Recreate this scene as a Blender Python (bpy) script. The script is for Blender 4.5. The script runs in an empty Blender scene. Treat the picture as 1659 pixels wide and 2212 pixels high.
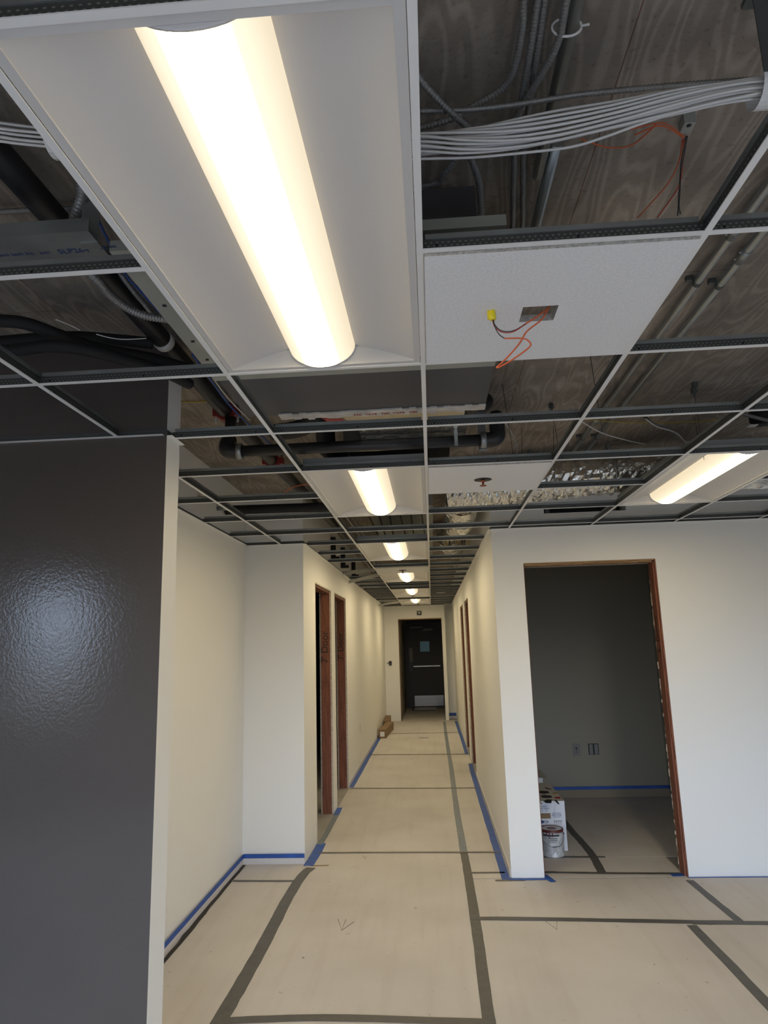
import bpy, math, random
from mathutils import Vector
random.seed(7)
SC = bpy.context.scene
COL = SC.collection

# ------------------------------------------------------------------ camera, world, light, exposure
FPX, YAW, PITCH, ROLL = 1469.65, 0.063078, 0.193330, -0.028697
CAM = Vector((-0.0088, -1.9606, 1.6004))
_cy, _sy, _cp, _sp, _cr, _sr = math.cos(YAW), math.sin(YAW), math.cos(PITCH), math.sin(PITCH), math.cos(ROLL), math.sin(ROLL)
_f = Vector((-_sy * _cp, _cy * _cp, _sp)); _r0 = Vector((_cy, _sy, 0)); _u0 = _r0.cross(_f)
_r = _cr * _r0 + _sr * _u0; _u = -_sr * _r0 + _cr * _u0
cam_data = bpy.data.cameras.new('camera'); cam = bpy.data.objects.new('camera', cam_data); COL.objects.link(cam)
cam_data.sensor_fit = 'VERTICAL'; cam_data.sensor_height = 36.0; cam_data.lens = FPX / 2212 * 36.0
cam_data.clip_start = 0.02; cam_data.clip_end = 100
from mathutils import Matrix
cam.matrix_world = Matrix(((_r.x, _u.x, -_f.x, CAM.x), (_r.y, _u.y, -_f.y, CAM.y), (_r.z, _u.z, -_f.z, CAM.z), (0, 0, 0, 1)))
SC.camera = cam

SKY = 10.5
world = bpy.data.worlds.new('world'); SC.world = world; world.use_nodes = True
wn = world.node_tree.nodes; wl = world.node_tree.links; wn.clear()
w_out = wn.new('ShaderNodeOutputWorld'); w_bg = wn.new('ShaderNodeBackground')
w_tc = wn.new('ShaderNodeTexCoord'); w_sep = wn.new('ShaderNodeSeparateXYZ'); w_ramp = wn.new('ShaderNodeValToRGB')
w_ramp.color_ramp.elements[0].position = 0.47; w_ramp.color_ramp.elements[0].color = (0.09, 0.09, 0.085, 1)
w_ramp.color_ramp.elements[1].position = 0.53; w_ramp.color_ramp.elements[1].color = (0.70, 0.88, 1.17, 1)
w_map = wn.new('ShaderNodeMapRange'); w_map.inputs[1].default_value = -1; w_map.inputs[2].default_value = 1
wl.new(w_tc.outputs['Generated'], w_sep.inputs[0]); wl.new(w_sep.outputs[2], w_map.inputs[0])
wl.new(w_map.outputs[0], w_ramp.inputs[0]); wl.new(w_ramp.outputs[0], w_bg.inputs[0])
w_bg.inputs[1].default_value = SKY; wl.new(w_bg.outputs[0], w_out.inputs[0])

SC.view_settings.view_transform = 'Standard'; SC.view_settings.look = 'None'
SC.view_settings.gamma = 1.0; SC.view_settings.use_curve_mapping = False
SC.view_settings.exposure = 0.0
SC.cycles.use_denoising = True
SC.cycles.max_bounces = 10; SC.cycles.diffuse_bounces = 7; SC.cycles.glossy_bounces = 4
SC.cycles.sample_clamp_indirect = 6.0

LENS_E = 62.0          # radiance of the light fixtures' lenses
WIN = [(-4.55, -3.72, 0.95, 2.35), (-2.3, 0.3, 0.35, 2.05), (0.6, 3.4, 0.35, 2.05)]   # rear windows x0,x1,z0,z1
REAR = -4.2
for (x0, x1, z0, z1) in WIN:                       # portals: guide sky light through the rear windows
    ld = bpy.data.lights.new('window_portal', 'AREA'); ld.shape = 'RECTANGLE'; ld.size = x1 - x0; ld.size_y = z1 - z0
    ld.cycles.is_portal = True
    lo = bpy.data.objects.new('window_portal', ld); COL.objects.link(lo)
    lo.location = ((x0 + x1) / 2, REAR - 0.02, (z0 + z1) / 2); lo.rotation_euler = (math.radians(90), 0, 0)

# ------------------------------------------------------------------ pixel to point on a known plane
def _ray(px, py):
    return _f + _r * ((px - 829.5) / FPX) - _u * ((py - 1106) / FPX)
def az(px, py, z): d = _ray(px, py); return CAM + d * ((z - CAM.z) / d.z)
def ay(px, py, y): d = _ray(px, py); return CAM + d * ((y - CAM.y) / d.y)
def ax(px, py, x): d = _ray(px, py); return CAM + d * ((x - CAM.x) / d.x)

# ------------------------------------------------------------------ materials
MATS = {}
def mat(name, col, rough=0.6, metal=0.0, var=0.0, vscale=4.0, bump=0.0, bscale=60.0, spec=0.5, emit=None, col2=None, detail=4.0, stretch=None):
    m = bpy.data.materials.new(name); m.use_nodes = True; MATS[name] = m
    n, l = m.node_tree.nodes, m.node_tree.links
    b = n['Principled BSDF']; b.inputs['Roughness'].default_value = rough; b.inputs['Metallic'].default_value = metal
    b.inputs['Specular IOR Level'].default_value = spec
    c = (*col, 1)
    b.inputs['Base Color'].default_value = c
    tc = n.new('ShaderNodeTexCoord'); src = tc.outputs['Object']
    if stretch:
        mp = n.new('ShaderNodeMapping'); mp.inputs['Scale'].default_value = stretch; l.new(src, mp.inputs[0]); src = mp.outputs[0]
    if var or col2:
        t = n.new('ShaderNodeTexNoise'); t.inputs['Scale'].default_value = vscale; t.inputs['Detail'].default_value = detail
        l.new(src, t.inputs['Vector'])
        r = n.new('ShaderNodeValToRGB'); r.color_ramp.elements[0].position = 0.3; r.color_ramp.elements[1].position = 0.7
        if col2: a, d = col, col2
        else: a = [x * (1 - var) for x in col]; d = [min(1, x * (1 + var)) for x in col]
        r.color_ramp.elements[0].color = (*a, 1); r.color_ramp.elements[1].color = (*d, 1)
        l.new(t.outputs[0], r.inputs[0]); l.new(r.outputs[0], b.inputs['Base Color'])
    if bump:
        t = n.new('ShaderNodeTexNoise'); t.inputs['Scale'].default_value = bscale; t.inputs['Detail'].default_value = 3
        l.new(src, t.inputs['Vector'])
        bp = n.new('ShaderNodeBump'); bp.inputs['Strength'].default_value = bump; bp.inputs['Distance'].default_value = 0.01
        l.new(t.outputs[0], bp.inputs['Height']); l.new(bp.outputs[0], b.inputs['Normal'])
    if emit:
        b.inputs['Emission Color'].default_value = (*emit[0], 1); b.inputs['Emission Strength'].default_value = emit[1]
    return m
mat('white_wall', (0.78, 0.78, 0.76), 0.55, bump=0.05, bscale=220)
mat('accent_paint', (0.088, 0.076, 0.068), 0.13, bump=0.055, bscale=95, var=0.06, vscale=2, spec=0.38)
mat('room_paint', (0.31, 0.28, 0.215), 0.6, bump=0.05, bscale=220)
mat('drywall_edge', (0.50, 0.45, 0.38), 0.9, var=0.25, vscale=40, bump=0.4, bscale=120)
mat('lumber', (0.13, 0.045, 0.026), 0.75, col2=(0.26, 0.095, 0.05), vscale=6, stretch=(14, 14, 0.9), bump=0.3, bscale=40)
mat('header_wood', (0.22, 0.13, 0.06), 0.8, col2=(0.42, 0.27, 0.14), vscale=8, stretch=(0.8, 10, 14), bump=0.3, bscale=40)
mat('marker', (0.02, 0.012, 0.01), 0.7)
mat('floor_board', (0.30, 0.29, 0.28), 0.7, var=0.1)
mat('grey_tape', (0.085, 0.083, 0.080), 0.55, var=0.12, vscale=18, bump=0.1, bscale=80)
mat('slate_tape', (0.17, 0.20, 0.24), 0.55, var=0.12, vscale=18)
mat('seam_tape', (0.13, 0.115, 0.10), 0.6, var=0.2, vscale=14)
mat('blue_tape', (0.022, 0.085, 0.36), 0.55, var=0.18, vscale=12, bump=0.15, bscale=60)
mat('black_rubber', (0.018, 0.016, 0.016), 0.7, var=0.3, vscale=30)
mat('base_vinyl', (0.62, 0.60, 0.60), 0.5)
mat('base_tan', (0.26, 0.21, 0.14), 0.6)
mat('tee_white', (0.78, 0.77, 0.75), 0.4)
mat('fixture_white', (0.60, 0.585, 0.57), 0.5)
mat('galv', (0.34, 0.36, 0.36), 0.42, 0.85, var=0.15, vscale=9)
mat('galv_dull', (0.36, 0.37, 0.33), 0.55, 0.35, var=0.08, vscale=5)
mat('unit_dark', (0.075, 0.072, 0.075), 0.6, var=0.08, vscale=3)
mat('steel_pipe', (0.022, 0.021, 0.022), 0.42, 0.2, var=0.3, vscale=10)
mat('foam_black', (0.010, 0.010, 0.011), 0.75)
mat('emt', (0.42, 0.44, 0.43), 0.38, 0.9, var=0.12, vscale=6)
mat('mc_armor', (0.25, 0.245, 0.24), 0.40, 0.45)
mat('cable_white', (0.66, 0.64, 0.62), 0.5)
mat('orange_wire', (0.62, 0.13, 0.045), 0.5)
mat('red_wire', (0.45, 0.05, 0.03), 0.5)
mat('dark_wire', (0.03, 0.03, 0.03), 0.5)
mat('blue_cable', (0.02, 0.07, 0.30), 0.5)
mat('yellow_wire', (0.45, 0.32, 0.05), 0.5)
mat('yellow_nut', (0.80, 0.66, 0.02), 0.4)
mat('red_iron', (0.20, 0.018, 0.016), 0.5, var=0.2, vscale=15)
mat('bronze', (0.30, 0.10, 0.06), 0.35, 0.7)
mat('dark_steel', (0.12, 0.13, 0.13), 0.45, 0.6)
mat('chrome', (0.42, 0.38, 0.30), 0.32, 1.0, bump=0.2, bscale=14)
mat('kick_steel', (0.20, 0.18, 0.155), 0.24, 1.0, bump=0.05, bscale=30)
mat('door_brown', (0.035, 0.027, 0.022), 0.5)
mat('frame_brown', (0.022, 0.018, 0.016), 0.5)
mat('plastic_black', (0.012, 0.012, 0.013), 0.4)
mat('plastic_white', (0.75, 0.74, 0.72), 0.4)
mat('plate_grey', (0.22, 0.21, 0.19), 0.5)
mat('vision_glass_glow', (0.03, 0.06, 0.065), 0.5, emit=((0.30, 0.55, 0.60), 0.06))  # faint teal emission stands in for the light beyond the door pane
mat('cardboard', (0.22, 0.145, 0.08), 0.85, var=0.12, vscale=10)
mat('box_white', (0.66, 0.66, 0.69), 0.65)
mat('box_top', (0.62, 0.60, 0.57), 0.7)
mat('ink', (0.03, 0.03, 0.04), 0.7)
mat('ink_blue', (0.02, 0.05, 0.16), 0.6)
mat('ink_red', (0.40, 0.03, 0.04), 0.7)
mat('can_metal', (0.55, 0.56, 0.57), 0.4, 0.3, var=0.25, vscale=22)
mat('can_label', (0.60, 0.60, 0.60), 0.6, col2=(0.34, 0.33, 0.32), vscale=26)
mat('lid_red', (0.075, 0.010, 0.012), 0.45, col2=(0.16, 0.05, 0.045), vscale=24)
mat('foil', (0.84, 0.82, 0.76), 0.20, 0.95, bump=1.0, bscale=26)
mat('foil_bubble', (0.62, 0.53, 0.36), 0.38, 0.7, bump=0.5, bscale=120)
mat('paper_wrap', (0.55, 0.53, 0.50), 0.8, var=0.2, vscale=14)
mat('housing', (0.26, 0.27, 0.27), 0.5, 0.6)

def custom(name):
    m = bpy.data.materials.new(name); m.use_nodes = True; MATS[name] = m
    return m, m.node_tree.nodes, m.node_tree.links, m.node_tree.nodes['Principled BSDF']
def ramp(n, p0, c0, p1, c1):
    r = n.new('ShaderNodeValToRGB'); e = r.color_ramp.elements
    e[0].position = p0; e[0].color = (*c0, 1); e[1].position = p1; e[1].color = (*c1, 1); return r
def mixc(n, l, fac, a, b, mode='MIX'):
    x = n.new('ShaderNodeMix'); x.data_type = 'RGBA'; x.blend_type = mode
    for sock, v in ((0, fac), (6, a), (7, b)):
        if hasattr(v, 'is_linked') or hasattr(v, 'links'): l.new(v, x.inputs[sock])
        else: x.inputs[sock].default_value = v
    return x.outputs[2]

# concrete deck cast against plywood: wavy grain, stains, seams
m, n, l, b = custom('deck')
tc = n.new('ShaderNodeTexCoord')
mp = n.new('ShaderNodeMapping'); mp.inputs['Scale'].default_value = (3.2, 0.55, 1); l.new(tc.outputs['Object'], mp.inputs[0])
nz = n.new('ShaderNodeTexNoise'); nz.inputs['Scale'].default_value = 1.6; nz.inputs['Detail'].default_value = 2; l.new(mp.outputs[0], nz.inputs['Vector'])
mul = n.new('ShaderNodeMath'); mul.operation = 'MULTIPLY'; mul.inputs[1].default_value = 95; l.new(nz.outputs[0], mul.inputs[0])
sn = n.new('ShaderNodeMath'); sn.operation = 'SINE'; l.new(mul.outputs[0], sn.inputs[0])
gr = ramp(n, 0.35, (0.275, 0.242, 0.205), 1.0, (0.37, 0.328, 0.282))
ml2 = n.new('ShaderNodeMath'); ml2.operation = 'MULTIPLY_ADD'; ml2.inputs[1].default_value = 0.5; ml2.inputs[2].default_value = 0.5
l.new(sn.outputs[0], ml2.inputs[0]); l.new(ml2.outputs[0], gr.inputs[0])
st = n.new('ShaderNodeTexNoise'); st.inputs['Scale'].default_value = 2.3; st.inputs['Detail'].default_value = 7; l.new(tc.outputs['Object'], st.inputs['Vector'])
sr = ramp(n, 0.30, (0.55, 0.52, 0.50), 0.72, (1.25, 1.2, 1.15)); l.new(st.outputs[0], sr.inputs[0])
c1 = mixc(n, l, 1.0, gr.outputs[0], sr.outputs[0], 'MULTIPLY')
pit = n.new('ShaderNodeTexNoise'); pit.inputs['Scale'].default_value = 55; pit.inputs['Detail'].default_value = 4; l.new(tc.outputs['Object'], pit.inputs['Vector'])
pr = ramp(n, 0.28, (0.5, 0.48, 0.46), 0.42, (1, 1, 1)); l.new(pit.outputs[0], pr.inputs[0])
c2 = mixc(n, l, 0.6, c1, pr.outputs[0], 'MULTIPLY')
bk = n.new('ShaderNodeTexBrick'); bk.offset = 0.5; bk.inputs['Scale'].default_value = 1; bk.inputs['Brick Width'].default_value = 2.44; bk.inputs['Row Height'].default_value = 0.61
bk.inputs['Mortar Size'].default_value = 0.0018; bk.inputs['Color1'].default_value = (1, 1, 1, 1); bk.inputs['Color2'].default_value = (0.82, 0.84, 0.86, 1); bk.inputs['Mortar'].default_value = (0.55, 0.36, 0.30, 1)
mp2 = n.new('ShaderNodeMapping'); mp2.inputs['Rotation'].default_value = (0, 0, math.radians(90)); mp2.inputs['Location'].default_value = (0.3, 0.14, 0); l.new(tc.outputs['Object'], mp2.inputs[0]); l.new(mp2.outputs[0], bk.inputs['Vector'])
c3 = mixc(n, l, 1.0, c2, bk.outputs[0], 'MULTIPLY')
l.new(c3, b.inputs['Base Color']); b.inputs['Roughness'].default_value = 0.85
bp = n.new('ShaderNodeBump'); bp.inputs['Strength'].default_value = 0.35; bp.inputs['Distance'].default_value = 0.01
l.new(pit.outputs[0], bp.inputs['Height']); l.new(bp.outputs[0], b.inputs['Normal'])

# floor protection paper: smudges, drag marks, flecks
m, n, l, b = custom('floor_paper')
tc = n.new('ShaderNodeTexCoord')
a1 = n.new('ShaderNodeTexNoise'); a1.inputs['Scale'].default_value = 1.7; a1.inputs['Detail'].default_value = 8; l.new(tc.outputs['Object'], a1.inputs['Vector'])
r1 = ramp(n, 0.28, (0.485, 0.462, 0.450), 0.62, (0.555, 0.535, 0.525)); l.new(a1.outputs[0], r1.inputs[0])
mp = n.new('ShaderNodeMapping'); mp.inputs['Scale'].default_value = (14, 0.9, 1); l.new(tc.outputs['Object'], mp.inputs[0])
a2 = n.new('ShaderNodeTexNoise'); a2.inputs['Scale'].default_value = 1.0; a2.inputs['Detail'].default_value = 5; l.new(mp.outputs[0], a2.inputs['Vector'])
r2 = ramp(n, 0.30, (0.90, 0.88, 0.86), 0.50, (1, 1, 1)); l.new(a2.outputs[0], r2.inputs[0])
c = mixc(n, l, 0.55, r1.outputs[0], r2.outputs[0], 'MULTIPLY')
a3 = n.new('ShaderNodeTexNoise'); a3.inputs['Scale'].default_value = 21; a3.inputs['Detail'].default_value = 3; l.new(tc.outputs['Object'], a3.inputs['Vector'])
r3 = ramp(n, 0.24, (0.55, 0.50, 0.45), 0.31, (1, 1, 1)); l.new(a3.outputs[0], r3.inputs[0])
c = mixc(n, l, 0.8, c, r3.outputs[0], 'MULTIPLY')
l.new(c, b.inputs['Base Color']); b.inputs['Roughness'].default_value = 0.7; b.inputs['Specular IOR Level'].default_value = 0.3

# tee web: galvanised with two rows of stitched dimples (UV in metres)
m, n, l, b = custom('tee_web')
uv = n.new('ShaderNodeUVMap'); sp = n.new('ShaderNodeSeparateXYZ'); l.new(uv.outputs[0], sp.inputs[0])
def mth(op, x, y=None, z=None):
    q = n.new('ShaderNodeMath'); q.operation = op
    for i, v in enumerate((x, y, z)):
        if v is None: continue
        if isinstance(v, (int, float)): q.inputs[i].default_value = v
        else: l.new(v, q.inputs[i])
    return q.outputs[0]
dots = None
for v0, off in ((0.011, 0.0), (0.019, 0.5)):
    fu = mth('FRACT', mth('MULTIPLY_ADD', sp.outputs[0], 1 / 0.0125, off))
    du = mth('MULTIPLY', mth('SUBTRACT', fu, 0.5), 0.0125 / 0.0028)
    dv = mth('MULTIPLY', mth('SUBTRACT', sp.outputs[1], v0), 1 / 0.0016)
    dd = mth('LESS_THAN', mth('ADD', mth('MULTIPLY', du, du), mth('MULTIPLY', dv, dv)), 1.0)
    dots = dd if dots is None else mth('MAXIMUM', dots, dd)
cc = mixc(n, l, dots, (0.080, 0.084, 0.080, 1), (0.23, 0.24, 0.23, 1))
hu = mth('MULTIPLY', mth('SUBTRACT', mth('FRACT', mth('MULTIPLY', sp.outputs[0], 1 / 0.3048)), 0.12), 0.3048 / 0.0032)
hv = mth('MULTIPLY', mth('SUBTRACT', sp.outputs[1], 0.0125), 1 / 0.0032)
hole = mth('LESS_THAN', mth('ADD', mth('MULTIPLY', hu, hu), mth('MULTIPLY', hv, hv)), 1.0)
cc = mixc(n, l, hole, cc, (0.012, 0.012, 0.012, 1))
l.new(cc, b.inputs['Base Color']); b.inputs['Metallic'].default_value = 0.55; b.inputs['Roughness'].default_value = 0.45
bp = n.new('ShaderNodeBump'); bp.inputs['Strength'].default_value = 0.5; bp.inputs['Distance'].default_value = 0.002
l.new(dots, bp.inputs['Height']); l.new(bp.outputs[0], b.inputs['Normal'])

# acoustic tile: fine flecked white
mat('tile', (0.74, 0.735, 0.73), 0.9, col2=(0.84, 0.835, 0.83), vscale=150, bump=0.08, bscale=160)
mat('tile_edge', (0.40, 0.38, 0.35), 0.95, var=0.3, vscale=120)

# lens: LED strip behind a diffuser, brightest along the middle of the half-round lens
m, n, l, b = custom('lens')
tc = n.new('ShaderNodeTexCoord'); sp = n.new('ShaderNodeSeparateXYZ'); l.new(tc.outputs['Object'], sp.inputs[0])
ab = mth('ABSOLUTE', sp.outputs[0])
er = n.new('ShaderNodeValToRGB'); e = er.color_ramp.elements
e[0].position = 0.0; e[0].color = (1.0, 0.80, 0.46, 1)
e[1].position = 1.0; e[1].color = (0.0112, 0.0092, 0.0061, 1)
for pp_, cc_ in ((0.22, (0.84, 0.67, 0.39, 1)), (0.35, (0.30, 0.24, 0.14, 1)), (0.45, (0.045, 0.037, 0.024, 1)), (0.56, (0.0160, 0.0135, 0.0093, 1)), (0.82, (0.0130, 0.0108, 0.0073, 1))):
    k = er.color_ramp.elements.new(pp_); k.color = cc_
l.new(mth('MULTIPLY', ab, 1 / 0.1), er.inputs[0])
l.new(er.outputs[0], b.inputs['Emission Color']); b.inputs['Emission Strength'].default_value = LENS_E
b.inputs['Base Color'].default_value = (0.7, 0.68, 0.62, 1); b.inputs['Roughness'].default_value = 0.5

# ------------------------------------------------------------------ mesh builder
class MB:
    def __init__(s): s.v = []; s.f = []; s.m = []; s.uv = []; s.sm = []
    def face(s, idx, mi=0, uv=None, smooth=False):
        s.f.append(idx); s.m.append(mi); s.uv.append(uv); s.sm.append(smooth)
    def box(s, x0, x1, y0, y1, z0, z1, mi=0, fm=None, uvf=None):
        fm = fm or {}
        o = len(s.v)
        s.v += [(x0, y0, z0), (x1, y0, z0), (x1, y1, z0), (x0, y1, z0), (x0, y0, z1), (x1, y0, z1), (x1, y1, z1), (x0, y1, z1)]
        for key, q in (('-z', (0, 3, 2, 1)), ('+z', (4, 5, 6, 7)), ('-y', (0, 1, 5, 4)), ('+x', (1, 2, 6, 5)), ('+y', (2, 3, 7, 6)), ('-x', (3, 0, 4, 7))):
            idx = tuple(o + i for i in q)
            s.face(idx, fm.get(key, mi), [uvf(s.v[i]) for i in idx] if uvf else None)
        return s
    def prism(s, poly, z0, z1, mi=0, top=None):
        o = len(s.v); k = len(poly)
        s.v += [(x, y, z0) for x, y in poly] + [(x, y, z1) for x, y in poly]
        s.face(tuple(o + i for i in reversed(range(k))), mi); s.face(tuple(o + k + i for i in range(k)), mi if top is None else top)
        for i in range(k):
            j = (i + 1) % k; s.face((o + i, o + j, o + k + j, o + k + i), mi)
        return s
    def tube(s, pts, r, seg=8, mi=0, rib=0.0, pitch=0.009, cap=True):
        pts = [Vector(p) for p in pts]
        if rib:                                     # resample so that the armour ribs are real rings
            L = [0.0]
            for i in range(1, len(pts)): L.append(L[-1] + (pts[i] - pts[i - 1]).length)
            k = max(4, int(L[-1] / (pitch / 3))); res = []; j = 0
            for i in range(k + 1):
                t = L[-1] * i / k
                while j < len(pts) - 2 and L[j + 1] < t: j += 1
                d = L[j + 1] - L[j]
                res.append(pts[j].lerp(pts[j + 1], (t - L[j]) / d if d > 1e-9 else 0))
            pts = res
        k = len(pts); o = len(s.v); up = None
        for i, p in enumerate(pts):
            t = (pts[min(i + 1, k - 1)] - pts[max(i - 1, 0)])
            t = t.normalized() if t.length > 1e-9 else Vector((0, 0, 1))
            if up is None:
                up = Vector((0, 0, 1)) if abs(t.z) < 0.9 else Vector((1, 0, 0))
            sd = t.cross(up).normalized(); up = sd.cross(t).normalized()
            rr = r if not rib else r * (1 + (rib if i % 3 == 1 else (-rib if i % 3 == 0 else 0)))
            for a in range(seg):
                an = 2 * math.pi * a / seg
                q = p + sd * (rr * math.cos(an)) + up * (rr * math.sin(an)); s.v.append(tuple(q))
        for i in range(k - 1):
            for a in range(seg):
                b2 = (a + 1) % seg
                s.face((o + i * seg + a, o + i * seg + b2, o + (i + 1) * seg + b2, o + (i + 1) * seg + a), mi, None, True)
        if cap:
            s.face(tuple(o + a for a in reversed(range(seg))), mi); s.face(tuple(o + (k - 1) * seg + a for a in range(seg)), mi)
        return s
    def lathe(s, prof, cx, cy, seg=24, mi=0):
        o = len(s.v); k = len(prof)
        for (r, z) in prof:
            for a in range(seg):
                an = 2 * math.pi * a / seg; s.v.append((cx + r * math.cos(an), cy + r * math.sin(an), z))
        for i in range(k - 1):
            for a in range(seg):
                b2 = (a + 1) % seg
                s.face((o + i * seg + a, o + i * seg + b2, o + (i + 1) * seg + b2, o + (i + 1) * seg + a), mi, None, True)
        return s
    def quad(s, a, b, c, d, mi=0):
        o = len(s.v); s.v += [tuple(a), tuple(b), tuple(c), tuple(d)]; s.face((o, o + 1, o + 2, o + 3), mi); return s
    def mesh(s, name, mats, off=(0, 0, 0)):
        me = bpy.data.meshes.new(name)
        me.from_pydata([(x - off[0], y - off[1], z - off[2]) for x, y, z in s.v], [], s.f)
        for mm in (mats if isinstance(mats, (list, tuple)) else [mats]): me.materials.append(MATS[mm])
        me.polygons.foreach_set('material_index', s.m); me.polygons.foreach_set('use_smooth', s.sm)
        if any(u is not None for u in s.uv):
            ul = me.uv_layers.new(name='UVMap'); k = 0
            for pi, f in enumerate(s.f):
                for ci in range(len(f)):
                    if s.uv[pi] is not None: ul.data[k].uv = s.uv[pi][ci]
                    k += 1
        me.update()
        return me
    def build(s, name, mats, parent=None, loc=None):
        """one mesh object; loc = origin in world space (parts take their thing's origin)"""
        base = Vector((0, 0, 0))
        q = parent
        while q: base += q.location; q = q.parent
        if parent is None:
            if loc is None:
                xs = [v[0] for v in s.v]; ys = [v[1] for v in s.v]; zs = [v[2] for v in s.v]
                loc = ((min(xs) + max(xs)) / 2, (min(ys) + max(ys)) / 2, min(zs))
            off = loc
        else: off = base
        o = bpy.data.objects.new(name, s.mesh(name, mats, off)); COL.objects.link(o)
        if parent is None: o.location = loc
        else: o.parent = parent
        return o
def tag(o, label=None, cat=None, group=None, kind=None):
    if label: o['label'] = label
    if cat: o['category'] = cat
    if group: o['group'] = group
    if kind: o['kind'] = kind
    return o
def struct(o, label=None, cat='wall'): return tag(o, label, cat, None, 'structure')
def thing(name, label, cat, loc=(0, 0, 0), group=None):
    o = bpy.data.objects.new(name, None); COL.objects.link(o); o.location = loc; o.empty_display_size = 0.05
    return tag(o, label, cat, group)
def inst(name, me, loc, parent=None):
    o = bpy.data.objects.new(name, me); COL.objects.link(o); o.location = loc
    if parent: o.parent = parent
    return o
def smooth(pts, k=8):
    p = [Vector(q) for q in pts]; p = [p[0] * 2 - p[1]] + p + [p[-1] * 2 - p[-2]]; out = []
    for i in range(1, len(p) - 2):
        for j in range(k):
            t = j / k; a, b2, c, d = p[i - 1], p[i], p[i + 1], p[i + 2]
            out.append(0.5 * ((2 * b2) + (c - a) * t + (2 * a - 5 * b2 + 4 * c - d) * t * t + (3 * b2 - a - 3 * c + d) * t ** 3))
    out.append(p[-2]); return out
def text_mesh(s, size, material, extrude=0.0004):
    cu = bpy.data.curves.new('lettering', 'FONT'); cu.body = s; cu.size = size; cu.extrude = extrude; cu.align_x = 'CENTER'; cu.align_y = 'CENTER'; cu.resolution_u = 3
    o = bpy.data.objects.new('lettering', cu); COL.objects.link(o)
    dg = bpy.context.evaluated_depsgraph_get(); dg.update()
    me = bpy.data.meshes.new_from_object(o.evaluated_get(dg)); bpy.data.objects.remove(o)
    me.materials.clear(); me.materials.append(MATS[material]); me.name = 'lettering'
    return me
def place_text(s, size, material, loc, xdir, ydir, parent, name='lettering'):
    me = text_mesh(s, size, material)
    X = Vector(xdir).normalized(); Y = Vector(ydir).normalized(); Z = X.cross(Y)
    M = Matrix(((X.x, Y.x, Z.x), (X.y, Y.y, Z.y), (X.z, Y.z, Z.z)))
    base = Vector((0, 0, 0)); q = parent
    while q: base += q.location; q = q.parent
    for v in me.vertices: v.co = M @ v.co
    o = bpy.data.objects.new(name, me); COL.objects.link(o); o.parent = parent; o.location = Vector(loc) - base
    return o

# ------------------------------------------------------------------ the setting
G = 2.44; DECK = 2.86; P = 0.6096
XL, XR = -1.03, 0.475            # corridor walls
YD, YR, YN, YE = 0.56, 3.17, 3.53, 13.15
XN = -1.51
W = 0.12
floor = struct(MB().box(-5.0, 5.3, -4.4, 17.2, -0.12, 0.0).build('floor', 'floor_board', loc=(0, 0, 0)), 'floor covered with taped sheets of protective paper', 'floor')
deck = struct(MB().box(-5.0, 5.3, -4.4, 17.2, DECK, DECK + 0.15).build('ceiling', 'deck', loc=(0, 0, DECK)), 'bare concrete deck with plywood form grain above the open grid', 'ceiling')
b = MB().box(-4.9, XL + 0.01, YD, YD + 0.14, 0, DECK, 0, {'-y': 1})
struct(b.build('wall_front_left', ['white_wall', 'accent_paint']), 'dark charcoal painted wall with a white end')
struct(MB().box(XN - W, XN, YD + 0.14, YN + W, 0, DECK).build('wall_niche_left', 'white_wall'), 'white side wall of the niche behind the charcoal wall')
struct(MB().box(XN, XL - W, YN, YN + W, 0, DECK).build('wall_niche_back', 'white_wall'), 'narrow white back wall of the niche')
def wall_y(name, x0, x1, y0, y1, holes, m, label):
    """wall running along Y with rectangular openings (ya, yb, za, zb)"""
    b = MB(); ys = sorted({y0, y1, *[h[0] for h in holes], *[h[1] for h in holes]})
    for a, c in zip(ys, ys[1:]):
        hs = [h for h in holes if h[0] <= a + 1e-6 and h[1] >= c - 1e-6]
        if not hs: b.box(x0, x1, a, c, 0, DECK)
        else:
            if hs[0][2] > 0: b.box(x0, x1, a, c, 0, hs[0][2])
            b.box(x0, x1, a, c, hs[0][3], DECK)
    return struct(b.build(name, m), label)
OH = 2.172
LO = [(4.10, 5.08), (5.34, 6.30)]; RO = [(6.85, 7.80), (8.32, 9.28)]
wall_y('wall_corridor_left', XL - W, XL, YN, YE, [(a, c, 0, OH) for a, c in LO], 'white_wall', 'left corridor wall with two unfinished door openings')
wall_y('wall_corridor_right', XR, XR + W, YR + W, YE + 0.30, [(a, c, 0, OH) for a, c in RO], 'white_wall', 'right corridor wall with two narrow-looking door openings')
RX0, RX1 = 0.70, 1.665
HX0, HX1, HZ0, HZ1 = 0.88, 1.49, 2.545, 2.632
b = MB()
b.box(XR, RX0, YR, YR + W, 0, OH).box(RX1, 5.2, YR, YR + W, 0, OH).box(XR, 5.2, YR, YR + W, OH, HZ0)
b.box(XR, HX0, YR, YR + W, HZ0, HZ1).box(HX1, 5.2, YR, YR + W, HZ0, HZ1).box(XR, 5.2, YR, YR + W, HZ1, DECK)
struct(b.build('wall_right', 'white_wall'), 'white wall with the large unfinished doorway on the right')
EX0, EX1 = -0.722, 0.226
b = MB().box(XL, EX0, YE, YE + W, 0, DECK).box(EX1, 0.30, YE, YE + 0.30, 0, DECK).box(EX0, EX1, YE, YE + W, 2.155, DECK)
struct(b.build('wall_end', 'white_wall'), 'white end wall of the corridor around the exit doorway')
struct(MB().box(0.30, XR + W, YE + 0.30, YE + 0.42, 0, DECK).build('wall_end_recess', 'white_wall'), 'shallow recessed wall right of the exit doorway')
DY = 16.2
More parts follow.
